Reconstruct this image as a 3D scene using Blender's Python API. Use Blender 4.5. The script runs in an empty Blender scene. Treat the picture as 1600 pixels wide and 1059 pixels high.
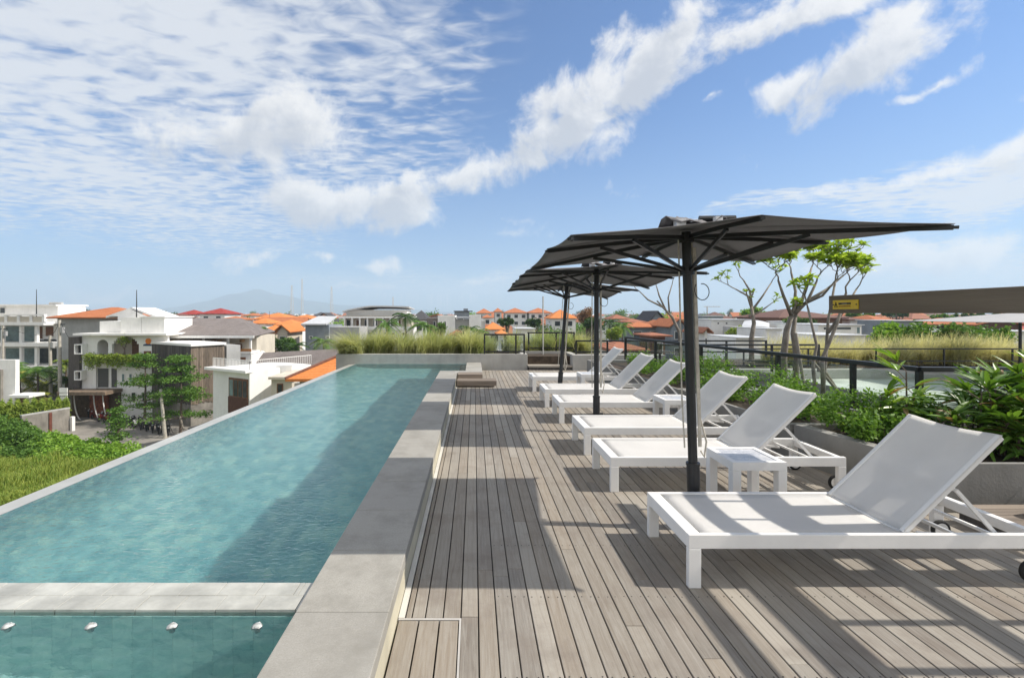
import bpy, math, random
import numpy as np
from mathutils import Vector, Matrix
random.seed(7); RNG = np.random.default_rng(7)
SC = bpy.context.scene
COL = SC.collection
R = math.radians

# ------------------------------------------------------------------ camera
F = 750.0; VX = 741.0; VY = 490.0; EYE = 1.65      # photo pixels (1600 wide), eye height in metres
cam = bpy.data.cameras.new('camera'); camo = bpy.data.objects.new('camera', cam); COL.objects.link(camo)
cam.sensor_width = 36; cam.lens = F / 1600 * 36
cam.shift_x = (800 - VX) / 1600; cam.shift_y = (VY - 529.5) / 1600
cam.clip_start = 0.05; cam.clip_end = 40000
camo.location = (0, 0, EYE); camo.rotation_euler = (R(90), 0, 0)
SC.camera = camo
def P(px, py, Y): return Vector(((px - VX) * Y / F, Y, EYE - (py - VY) * Y / F))
def PX(px, Y): return (px - VX) * Y / F
def PZ(py, Y): return EYE - (py - VY) * Y / F

# ------------------------------------------------------------------ sun, sky, exposure
SUN_EL = 45.5; SUN_AZ = 94.0
SC.view_settings.view_transform = 'Standard'; SC.view_settings.look = 'None'
SC.view_settings.exposure = 0.27; SC.view_settings.gamma = 1
SC.cycles.use_denoising = True
SC.cycles.max_bounces = 10; SC.cycles.transparent_max_bounces = 16; SC.cycles.volume_bounces = 1
SC.cycles.sample_clamp_indirect = 6
sun = bpy.data.lights.new('sun', 'SUN'); sun.energy = 4.8; sun.angle = R(0.55); sun.color = (1, .93, .83)
suno = bpy.data.objects.new('sun', sun); COL.objects.link(suno)
sd = Vector((math.sin(R(SUN_AZ)) * math.cos(R(SUN_EL)), math.cos(R(SUN_AZ)) * math.cos(R(SUN_EL)), math.sin(R(SUN_EL))))
suno.rotation_euler = sd.to_track_quat('Z', 'Y').to_euler()

W = bpy.data.worlds.new('World'); SC.world = W; W.use_nodes = True
nt = W.node_tree; nt.nodes.clear()
class NT:
    def __init__(s, t): s.t = t
    def n(s, ty, **k):
        o = s.t.nodes.new(ty)
        for a, b in k.items(): setattr(o, a, b)
        return o
    def l(s, a, b): s.t.links.new(a, b)
    def put(s, sock, v):
        if hasattr(v, 'is_linked') or isinstance(v, bpy.types.NodeSocket): s.l(v, sock)
        else: sock.default_value = v
    def m(s, op, a, b=0.0, c=None, clamp=False):
        o = s.n('ShaderNodeMath', operation=op, use_clamp=clamp)
        s.put(o.inputs[0], a); s.put(o.inputs[1], b)
        if c is not None: s.put(o.inputs[2], c)
        return o.outputs[0]
    def vm(s, op, a, b=(0, 0, 0)):
        o = s.n('ShaderNodeVectorMath', operation=op)
        s.put(o.inputs[0], a); s.put(o.inputs[1], b)
        return o.outputs[0]
    def noise(s, vec, scale, detail=4, rough=.5, dist=0.0, dim='3D'):
        o = s.n('ShaderNodeTexNoise', noise_dimensions=dim)
        if vec is not None: s.l(vec, o.inputs['Vector'])
        o.inputs['Scale'].default_value = scale; o.inputs['Detail'].default_value = detail
        o.inputs['Roughness'].default_value = rough; o.inputs['Distortion'].default_value = dist
        return o
    def ramp(s, f, stops, interp='LINEAR'):
        o = s.n('ShaderNodeValToRGB'); o.color_ramp.interpolation = interp
        e = o.color_ramp.elements
        while len(e) < len(stops): e.new(0.5)
        for i, (p, c) in enumerate(stops):
            e[i].position = p; e[i].color = c if len(c) == 4 else (*c, 1)
        s.l(f, o.inputs[0]); return o.outputs[0]
    def mix(s, f, a, b, mode='MIX'):
        o = s.n('ShaderNodeMix', data_type='RGBA', blend_type=mode)
        s.put(o.inputs[0], f)
        s.put(o.inputs[6], (*a, 1) if isinstance(a, tuple) and len(a) == 3 else a)
        s.put(o.inputs[7], (*b, 1) if isinstance(b, tuple) and len(b) == 3 else b)
        return o.outputs[2]
    def mr(s, v, a, b, c=0.0, d=1.0, smooth=False):
        o = s.n('ShaderNodeMapRange'); o.interpolation_type = 'SMOOTHSTEP' if smooth else 'LINEAR'
        s.put(o.inputs[0], v); s.put(o.inputs[1], a); s.put(o.inputs[2], b); s.put(o.inputs[3], c); s.put(o.inputs[4], d)
        return o.outputs[0]

w = NT(nt)
sky = w.n('ShaderNodeTexSky', sky_type='NISHITA', sun_disc=False)
sky.sun_elevation = R(SUN_EL); sky.sun_rotation = R(SUN_AZ); sky.altitude = 50; sky.air_density = 1.0; sky.dust_density = 0.6; sky.ozone_density = 2.2
tc = w.n('ShaderNodeTexCoord'); D = w.vm('NORMALIZE', tc.outputs['Generated'])
sep = w.n('ShaderNodeSeparateXYZ'); w.l(D, sep.inputs[0])
az = w.m('ARCTAN2', sep.outputs[0], sep.outputs[1]); el = w.m('ARCSINE', sep.outputs[2])
comb = w.n('ShaderNodeCombineXYZ'); w.l(az, comb.inputs[0]); w.l(el, comb.inputs[1]); AE = comb.outputs[0]
def azel(px, py):
    a = math.atan((px - VX) / F); return a, math.atan((VY - py) / F * math.cos(a))
def warp(vec, scale, amt, det=4):
    nn = w.noise(vec, scale, det, .6)
    c = w.vm('SUBTRACT', nn.outputs['Color'], (.5, .5, .5))
    sc_ = w.n('ShaderNodeVectorMath', operation='SCALE'); w.l(c, sc_.inputs[0]); sc_.inputs[3].default_value = amt
    return w.vm('ADD', vec, sc_.outputs[0])
def blobs(vec, lst):
    tot = None
    for (px, py, rx, ry, rot, s) in lst:
        a, e = azel(px, py); k = math.cos(a) ** 1.6 / F * (1.13 if lst is CUM else 1)
        mp = w.n('ShaderNodeMapping', vector_type='TEXTURE')
        w.l(vec, mp.inputs[0]); mp.inputs[1].default_value = (a, e, 0)
        mp.inputs[2].default_value = (0, 0, R(rot)); mp.inputs[3].default_value = (rx * k, ry * k, 1)
        g = w.n('ShaderNodeTexGradient', gradient_type='SPHERICAL'); w.l(mp.outputs[0], g.inputs[0])
        v = w.m('MULTIPLY', g.outputs['Fac'], s)
        tot = v if tot is None else w.m('MAXIMUM', tot, v)
    return tot
CUM = [(400, 215, 190, 90, -8, 1.25), (470, 190, 110, 80, 0, 1.3), (300, 200, 110, 50, 0, 1.0), (545, 322, 175, 52, 3, 1.35), (600, 312, 110, 50, 0, 1.2),
       (850, 190, 75, 75, 0, 1.1), (920, 165, 120, 75, 40, 1.25), (1010, 110, 130, 50, 35, 1.15), (960, 200, 80, 40, 30, .9),
       (720, 275, 130, 45, 10, .95), (830, 245, 70, 40, 20, .8), (640, 275, 90, 30, 15, .8),
       (1340, 92, 160, 75, 28, 1.45), (1400, 60, 90, 50, 10, 1.1), (1250, 135, 110, 40, 30, 1.1), (1450, 120, 80, 22, 5, .8),
       (1180, 38, 150, 50, 8, 1.15), (1280, 15, 170, 45, 5, 1.15), (1075, 12, 70, 40, 0, .7), (1560, 245, 200, 55, 12, .95),
       (1450, 275, 190, 35, 8, .85), (1300, 300, 200, 20, 5, .7), (400, 395, 95, 24, 12, .85), (740, 437, 80, 18, 0, .9), (600, 412, 75, 18, 0, .85), (560, 445, 160, 14, 0, .75), (900, 455, 300, 14, 0, .6), (150, 465, 200, 16, 0, .7),
       (1500, 400, 260, 50, 4, .8), (520, 402, 60, 16, 0, .85), (1110, 165, 30, 12, 0, .7)]
CIR = [(250, 60, 620, 260, 5, 1.1), (150, 270, 520, 170, -8, 1.0), (0, 120, 420, 300, 0, 1.1), (620, 90, 260, 150, 20, .75),
       (1560, 262, 360, 85, 9, 1.5), (1340, 300, 270, 32, 6, 1.0), (1180, 320, 160, 16, 10, .7), (560, 260, 300, 130, 20, .55), (1500, 400, 380, 90, 3, .9), (900, 440, 900, 36, 0, .55), (300, 350, 420, 60, 0, .6)]
wv = warp(AE, 6, .10, 5)
cb = blobs(wv, CUM)
def cnoise(vec): return w.noise(vec, 9, 9, .62, .3).outputs['Fac']
n1 = cnoise(D)
off = w.vm('ADD', D, (0.022, -0.004, 0.02)); n2 = cnoise(off)
dens = w.mr(w.m('ADD', cb, w.m('MULTIPLY', w.m('SUBTRACT', n1, .5), 2.5)), .28, .86, 0, 1, True)
densoff_b = blobs(w.vm('ADD', wv, (.03, .035, 0)), CUM)
d2 = w.mr(w.m('ADD', densoff_b, w.m('MULTIPLY', w.m('SUBTRACT', n2, .5), 2.5)), .2, 1.15, 0, 1, True)
# ripples of high cloud: projected on a flat layer
zz = w.m('MAXIMUM', sep.outputs[2], .04)
lay = w.n('ShaderNodeCombineXYZ'); w.l(w.m('DIVIDE', sep.outputs[0], zz), lay.inputs[0]); w.l(w.m('DIVIDE', sep.outputs[1], zz), lay.inputs[1])
mpl = w.n('ShaderNodeMapping'); w.l(lay.outputs[0], mpl.inputs[0]); mpl.inputs[2].default_value = (0, 0, R(35)); mpl.inputs[3].default_value = (1, 1.5, 1)
r1 = w.noise(mpl.outputs[0], 6.5, 3.2, .5, .4).outputs['Fac']; r2 = w.noise(mpl.outputs[0], 1.3, 4, .55, .3).outputs['Fac']
rr = w.m('ADD', w.m('MULTIPLY', w.m('SUBTRACT', r1, .5), 2.5), w.m('MULTIPLY', w.m('SUBTRACT', r2, .5), 1.3))
cm = blobs(warp(AE, 3, .2, 3), CIR)
cir = w.m('MULTIPLY', w.mr(w.m('ADD', w.m('MULTIPLY', cm, 1.2), rr), .02, 1.25, 0, .9, True), w.mr(cm, .06, .34, 0, 1, True))
hor = w.mr(el, 0.0, R(24), 1.0, 0.0, True)
skyc = w.mix(w.m('MULTIPLY', hor, .38), w.mix(1.0, sky.outputs[0], (.64, .90, 1.18), 'MULTIPLY'), (3.2, 4.2, 5.6))
ccol = w.mix(w.mr(d2, 0, 1, 0, 1), (7.8, 7.7, 7.55), (4.9, 5.1, 5.5))
c1 = w.mix(cir, skyc, (6.4, 6.6, 6.9))
fill_clouds = w.m('MULTIPLY', w.m('MAXIMUM', w.mr(sep.outputs[1], 0, -.4, 0, 1, True), w.mr(el, R(40), R(52), 0, 1, True)), w.mr(n1, .34, .52, 0, 1, True))  # bright clouds added behind and overhead, out of view, as neutral fill light
c1 = w.mix(w.m('MULTIPLY', fill_clouds, .9), c1, (8.6, 8.2, 7.6))
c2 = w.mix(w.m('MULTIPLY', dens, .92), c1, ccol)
below = w.mr(el, R(-4), R(-.5), 0, 1)
c3 = w.mix(below, (2.4, 2.7, 2.9), c2)
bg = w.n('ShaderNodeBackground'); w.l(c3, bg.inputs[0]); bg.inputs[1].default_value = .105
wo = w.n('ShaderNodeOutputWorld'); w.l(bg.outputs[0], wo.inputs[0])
W.cycles.sampling_method = 'MANUAL'; W.cycles.sample_map_resolution = 1024

# ------------------------------------------------------------------ materials
MATS = {}
def mat(name, col, rough=.7, var=.15, vscale=3.0, bump=0.0, bscale=30.0, metal=0.0, spec=.5, island=0.0, coord='Object', stretch=None, col2=None, trans=0.0, stain=0.0, sheen=0):
    if name in MATS: return MATS[name]
    m = bpy.data.materials.new(name); m.use_nodes = True; t = NT(m.node_tree)
    b = m.node_tree.nodes['Principled BSDF']; out = m.node_tree.nodes['Material Output']
    tcn = t.n('ShaderNodeTexCoord'); vec = tcn.outputs[coord]
    if stretch:
        mp = t.n('ShaderNodeMapping'); t.l(vec, mp.inputs[0]); mp.inputs[3].default_value = stretch; vec = mp.outputs[0]
    nz = t.noise(vec, vscale, 6, .6).outputs['Fac']
    c2 = col2 or tuple(c * (1 - var * 2.2) for c in col)
    c1 = tuple(min(1, c * (1 + var * .6)) for c in col)
    c = t.mix(t.mr(nz, .3, .7), c2, c1)
    if island:
        g = t.n('ShaderNodeNewGeometry')
        f = t.mr(g.outputs['Random Per Island'], 0, 1, 1 - island, 1 + island)
        c = t.mix(1.0, c, t.vm('MULTIPLY', (1, 1, 1), t.n('ShaderNodeCombineXYZ').outputs[0]) if False else f, 'MULTIPLY')
    if stain:
        mp = t.n('ShaderNodeMapping'); t.l(tcn.outputs[coord], mp.inputs[0]); mp.inputs[3].default_value = (1.2, 1.2, .25)
        s = t.noise(mp.outputs[0], 2.2, 7, .7).outputs['Fac']
        c = t.mix(t.mr(s, .5, .75, 0, stain), c, tuple(x * .45 for x in col))
    t.l(c, b.inputs['Base Color']); b.inputs['Roughness'].default_value = rough
    b.inputs['Metallic'].default_value = metal; b.inputs['Specular IOR Level'].default_value = spec
    if bump:
        bn = t.n('ShaderNodeBump'); bn.inputs['Strength'].default_value = bump; bn.inputs['Distance'].default_value = .01
        t.l(t.noise(vec, bscale, 5, .6).outputs['Fac'], bn.inputs['Height']); t.l(bn.outputs[0], b.inputs['Normal'])
    if trans:
        tr = t.n('ShaderNodeBsdfTranslucent'); t.l(c, tr.inputs[0]); mx = t.n('ShaderNodeMixShader'); mx.inputs[0].default_value = trans
        t.l(b.outputs[0], mx.inputs[1]); t.l(tr.outputs[0], mx.inputs[2]); t.l(mx.outputs[0], out.inputs[0])
    MATS[name] = m; return m
def leaf(name, c1, c2, trans=.35, rough=.55):
    if name in MATS: return MATS[name]
    m = bpy.data.materials.new(name); m.use_nodes = True; t = NT(m.node_tree)
    b = m.node_tree.nodes['Principled BSDF']; out = m.node_tree.nodes['Material Output']
    g = t.n('ShaderNodeNewGeometry'); tcn = t.n('ShaderNodeTexCoord')
    nz = t.noise(tcn.outputs['Object'], 1.3, 3, .5).outputs['Fac']
    f = t.m('ADD', t.m('MULTIPLY', g.outputs['Random Per Island'], .6), t.m('MULTIPLY', t.mr(nz, .3, .7), .4))
    c = t.mix(f, c1, c2); t.l(c, b.inputs['Base Color']); b.inputs['Roughness'].default_value = rough; b.inputs['Specular IOR Level'].default_value = .35
    tr = t.n('ShaderNodeBsdfTranslucent'); t.l(t.mix(1.0, c, (1.25, 1.25, .7), 'MULTIPLY'), tr.inputs[0]); mx = t.n('ShaderNodeMixShader'); mx.inputs[0].default_value = trans
    t.l(b.outputs[0], mx.inputs[1]); t.l(tr.outputs[0], mx.inputs[2]); t.l(mx.outputs[0], out.inputs[0])
    MATS[name] = m; return m

M_white = mat('white_painted_metal', (.86, .85, .83), .45, .03, 4, .06, 60, stain=.06)
M_black = mat('black_metal', (.018, .019, .021), .42, .2, 8, .1, 80)
M_rubber = mat('rubber', (.02, .02, .02), .8, .2)
M_stucco = mat('white_stucco', (.83, .82, .79), .85, .05, .6, .2, 8, stain=.22)
M_stucco_grey = mat('grey_stucco', (.42, .42, .41), .85, .1, .6, .2, 8, stain=.35)
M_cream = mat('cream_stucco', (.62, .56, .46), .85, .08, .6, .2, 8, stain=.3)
M_conc = mat('cast_concrete', (.42, .41, .385), .85, .1, 1.6, .25, 40, stain=.35)
M_concd = mat('aged_concrete', (.27, .25, .22), .9, .22, .8, .3, 20, stain=.6)
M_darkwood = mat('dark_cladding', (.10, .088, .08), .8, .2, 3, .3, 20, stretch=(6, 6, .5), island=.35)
M_litwood = mat('sunlit_tone_cladding', (.20, .155, .115), .8, .25, 3, .3, 20, stretch=(6, 6, .4), island=.35)
M_frame = mat('brown_window_wood', (.19, .085, .04), .6, .2, 4)
M_glassd = mat('dark_window', (.045, .055, .06), .12, .2, 2)
M_glassb = mat('bluish_window', (.22, .31, .32), .12, .25, .6)
M_rust = mat('rusty_steel', (.16, .05, .03), .8, .2, 4)
M_brick = mat('red_brick', (.32, .1, .05), .85, .35, 5, .5, 12)
M_bark = mat('bark', (.17, .13, .10), .9, .25, 8, .5, 25)
M_pbark = mat('pale_bark', (.27, .235, .195), .85, .25, 6, .4, 30, stain=.4)
M_soil = mat('soil', (.07, .05, .035), .95, .3, 8, .6, 30)
M_rope = mat('rope_fibre', (.6, .56, .48), .9, .15, 20)
M_propwood = mat('grey_prop_wood', (.33, .29, .24), .85, .2, 6, .3, 30)

def roofmat(name, c1, c2, wscale=3.2, rough=.8, bump=.8):
    m = bpy.data.materials.new(name); m.use_nodes = True; t = NT(m.node_tree); b = m.node_tree.nodes['Principled BSDF']
    tcn = t.n('ShaderNodeTexCoord'); v = tcn.outputs['Object']
    n_ = t.noise(v, .9, 6, .7).outputs['Fac']; n2_ = t.noise(v, 7, 3, .7).outputs['Fac']
    c = t.mix(t.mr(t.m('ADD', t.m('MULTIPLY', n_, .5), t.m('MULTIPLY', n2_, .5)), .35, .65), c1, c2)
    wx = t.n('ShaderNodeTexWave', bands_direction='Z'); wx.inputs['Scale'].default_value = wscale; wx.inputs['Distortion'].default_value = .3
    t.l(v, wx.inputs['Vector'])
    c = t.mix(t.mr(wx.outputs['Fac'], 0, .25, .35, 0), c, tuple(x * .45 for x in c1))
    t.l(c, b.inputs['Base Color']); b.inputs['Roughness'].default_value = rough; b.inputs['Specular IOR Level'].default_value = .25
    bn = t.n('ShaderNodeBump'); bn.inputs['Strength'].default_value = bump; bn.inputs['Distance'].default_value = .06
    t.l(t.m('ADD', wx.outputs['Fac'], n2_), bn.inputs['Height']); t.l(bn.outputs[0], b.inputs['Normal'])
    return m
M_orange = roofmat('orange_tiles', (.38, .125, .05), (.54, .205, .09))
M_orange2 = roofmat('weathered_orange_tiles', (.27, .105, .06), (.42, .18, .105))
M_orange3 = roofmat('bright_orange_tiles', (.60, .19, .05), (.74, .28, .09))
M_redroof = roofmat('red_tiles', (.28, .035, .03), (.40, .06, .05))
M_brownroof = roofmat('brown_tiles', (.14, .075, .06), (.2, .11, .085))
M_shingle = roofmat('grey_shingle', (.17, .145, .135), (.30, .265, .25), 5)
M_darkroof = roofmat('dark_roof', (.06, .06, .065), (.1, .1, .105))
M_sheet = mat('pale_sheet_metal', (.58, .59, .60), .5, .08, .8, stain=.3)
M_greywall = mat('blue_grey_cladding', (.24, .27, .30), .75, .1, 1, stain=.25)

def deckmat():
    m = bpy.data.materials.new('weathered_deck_boards'); m.use_nodes = True; t = NT(m.node_tree); b = m.node_tree.nodes['Principled BSDF']
    tcn = t.n('ShaderNodeTexCoord'); g = t.n('ShaderNodeNewGeometry'); isl = g.outputs['Random Per Island']
    cx = t.n('ShaderNodeCombineXYZ'); t.l(t.m('MULTIPLY', isl, 60), cx.inputs[0]); t.l(t.m('MULTIPLY', isl, 37), cx.inputs[1]); t.l(t.m('MULTIPLY', isl, 91), cx.inputs[2])
    v = t.vm('ADD', tcn.outputs['Object'], cx.outputs[0])
    mp = t.n('ShaderNodeMapping'); t.l(v, mp.inputs[0]); mp.inputs[3].default_value = (1, .06, 1)
    grain = t.noise(mp.outputs[0], 55, 7, .68, 1.2).outputs['Fac']
    mp2 = t.n('ShaderNodeMapping'); t.l(v, mp2.inputs[0]); mp2.inputs[3].default_value = (1, .16, 1)
    fig = t.n('ShaderNodeTexWave', bands_direction='X'); t.l(mp2.outputs[0], fig.inputs['Vector']); fig.inputs['Scale'].default_value = 9; fig.inputs['Distortion'].default_value = 9; fig.inputs['Detail'].default_value = 3; fig.inputs['Detail Scale'].default_value = .8
    tone = t.ramp(isl, [(0, (.125, .107, .090)), (.2, (.272, .241, .204)), (.4, (.168, .150, .131)), (.6, (.352, .320, .272)), (.8, (.21, .180, .145)), (1, (.26, .215, .165))])
    c = t.mix(t.mr(grain, .3, .72, .0, .66), tone, (.36, .342, .305))
    c = t.mix(t.mr(fig.outputs['Fac'], 0, .22, .16, 0), c, (.15, .115, .09))
    st = t.noise(tcn.outputs['Object'], 2.4, 5, .65).outputs['Fac']
    c = t.mix(t.mr(st, .50, .68, 0, .6), c, (.19, .16, .135))
    st3 = t.noise(tcn.outputs['Object'], .9, 4, .6).outputs['Fac']
    c = t.mix(t.mr(st3, .5, .7, 0, .3), c, (.42, .37, .31))
    spk = t.noise(v, 160, 2, .5).outputs['Fac']
    c = t.mix(t.mr(spk, .66, .75, 0, .35), c, (.12, .1, .08))
    t.l(c, b.inputs['Base Color']); b.inputs['Roughness'].default_value = .78; b.inputs['Specular IOR Level'].default_value = .3
    bn = t.n('ShaderNodeBump'); bn.inputs['Strength'].default_value = .35; bn.inputs['Distance'].default_value = .003
    t.l(grain, bn.inputs['Height']); t.l(bn.outputs[0], b.inputs['Normal'])
    return m
M_deck = deckmat()

def copingmat():
    m = bpy.data.materials.new('sandstone_coping'); m.use_nodes = True; t = NT(m.node_tree); b = m.node_tree.nodes['Principled BSDF']
    tcn = t.n('ShaderNodeTexCoord'); g = t.n('ShaderNodeNewGeometry'); v = tcn.outputs['Object']
    f = t.noise(v, 140, 4, .7).outputs['Fac']; mid = t.noise(v, 3, 7, .7).outputs['Fac']; big = t.noise(v, .8, 4, .6).outputs['Fac']
    tone = t.ramp(g.outputs['Random Per Island'], [(0, (.31, .30, .275)), (.5, (.37, .36, .325)), (1, (.34, .33, .305))])
    c = t.mix(t.mr(f, .35, .65, 0, .6), tone, (.24, .225, .2))
    c = t.mix(t.mr(mid, .46, .66, 0, .75), c, (.23, .22, .195)); c = t.mix(t.mr(big, .5, .7, 0, .4), c, (.41, .40, .37))
    t.l(c, b.inputs['Base Color']); b.inputs['Roughness'].default_value = .82; b.inputs['Specular IOR Level'].default_value = .3
    bn = t.n('ShaderNodeBump'); bn.inputs['Strength'].default_value = .3; bn.inputs['Distance'].default_value = .002
    t.l(f, bn.inputs['Height']); t.l(bn.outputs[0], b.inputs['Normal']); return m
M_coping = copingmat()

def tilemat(name, cA, cB, cC, s=.2):
    m = bpy.data.materials.new(name); m.use_nodes = True; t = NT(m.node_tree); b = m.node_tree.nodes['Principled BSDF']
    tcn = t.n('ShaderNodeTexCoord')
    vec = t.vm('MULTIPLY', tcn.outputs['Object'], (1 / s, 1 / s, 1 / s))
    fl = t.vm('FLOOR', vec); wn = t.n('ShaderNodeTexWhiteNoise', noise_dimensions='3D'); t.l(fl, wn.inputs['Vector'])
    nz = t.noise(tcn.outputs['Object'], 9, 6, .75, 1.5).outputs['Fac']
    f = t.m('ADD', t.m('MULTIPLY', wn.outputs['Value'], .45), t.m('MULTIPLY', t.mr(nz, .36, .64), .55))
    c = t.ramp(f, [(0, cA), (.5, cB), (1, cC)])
    fr = t.vm('FRACTION', vec); sp = t.n('ShaderNodeSeparateXYZ'); t.l(fr, sp.inputs[0])
    gx = t.m('MINIMUM', t.m('MINIMUM', sp.outputs[0], sp.outputs[1]), 1)
    c = t.mix(t.mr(gx, .0, .035, .55, 0), c, tuple(x * .5 for x in cA))
    t.l(c, b.inputs['Base Color']); b.inputs['Roughness'].default_value = .6; return m
M_pooltile = tilemat('green_stone_dapple_tiles', (.14, .33, .36), (.30, .56, .56), (.70, .84, .68), .10)  # strong mottling paints dappled water light over the stone's own variation
M_spatile = tilemat('pale_spa_tiles', (.26, .45, .46), (.42, .62, .60), (.58, .74, .68), .10)
M_weirtile = mat('pale_wet_stone', (.50, .50, .455), .4, .16, 5, .2, 30, stain=.75)

def watermat(name, tint, bscale, bstr, str2=1.0, fine=.35):
    m = bpy.data.materials.new(name); m.use_nodes = True; t = NT(m.node_tree); nodes = m.node_tree.nodes
    nodes.remove(nodes['Principled BSDF']); out = nodes['Material Output']
    tcn = t.n('ShaderNodeTexCoord'); v = tcn.outputs['Object']
    mp = t.n('ShaderNodeMapping'); t.l(v, mp.inputs[0]); mp.inputs[3].default_value = (1, 1.5, 1); mp.inputs[2].default_value = (0, 0, R(12))
    a = t.noise(mp.outputs[0], bscale, 4, .55, .6).outputs['Fac']; c = t.noise(mp.outputs[0], bscale * .25, 3, .5, .4).outputs['Fac']
    h = t.m('ADD', t.m('MULTIPLY', a, fine), t.m('MULTIPLY', c, str2))
    bn = t.n('ShaderNodeBump'); bn.inputs['Strength'].default_value = bstr; bn.inputs['Distance'].default_value = .02; t.l(h, bn.inputs['Height'])
    bn2 = t.n('ShaderNodeBump'); bn2.inputs['Strength'].default_value = bstr * .22; bn2.inputs['Distance'].default_value = .02; t.l(h, bn2.inputs['Height'])
    fr = t.n('ShaderNodeFresnel'); fr.inputs[0].default_value = 1.33; t.l(bn.outputs[0], fr.inputs[1])
    tr = t.n('ShaderNodeBsdfRefraction'); tr.inputs[0].default_value = (*tint, 1); tr.inputs['Roughness'].default_value = 0; tr.inputs['IOR'].default_value = 1.33; t.l(bn2.outputs[0], tr.inputs['Normal'])
    gl = t.n('ShaderNodeBsdfGlossy'); gl.inputs['Roughness'].default_value = .02; t.l(bn.outputs[0], gl.inputs['Normal'])
    mx = t.n('ShaderNodeMixShader'); t.l(fr.outputs[0], mx.inputs[0]); t.l(tr.outputs[0], mx.inputs[1]); t.l(gl.outputs[0], mx.inputs[2]); t.l(mx.outputs[0], out.inputs[0])
    return m
M_water = watermat('pool_water', (.80, .93, .95), 18, .75, .22, .8)
M_spa = watermat('spa_water', (.80, .90, .90), 11, .9, .9, .5)

def glassmat(name, tint=(.90, .95, .93), refl=1.0, rough=.01):
    m = bpy.data.materials.new(name); m.use_nodes = True; t = NT(m.node_tree); nodes = m.node_tree.nodes
    nodes.remove(nodes['Principled BSDF']); out = nodes['Material Output']
    fr = t.n('ShaderNodeFresnel'); gb = t.n('ShaderNodeNewGeometry'); t.l(t.mr(gb.outputs['Backfacing'], 0, 1, 1.5, 1 / 1.5), fr.inputs[0])
    tr = t.n('ShaderNodeBsdfTransparent'); tr.inputs[0].default_value = (*tint, 1)
    gl = t.n('ShaderNodeBsdfGlossy'); gl.inputs['Roughness'].default_value = rough
    mx = t.n('ShaderNodeMixShader'); t.l(t.m('MULTIPLY', fr.outputs[0], refl), mx.inputs[0]); t.l(tr.outputs[0], mx.inputs[1]); t.l(gl.outputs[0], mx.inputs[2]); t.l(mx.outputs[0], out.inputs[0])
    return m
M_glass = glassmat('railing_glass')

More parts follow.
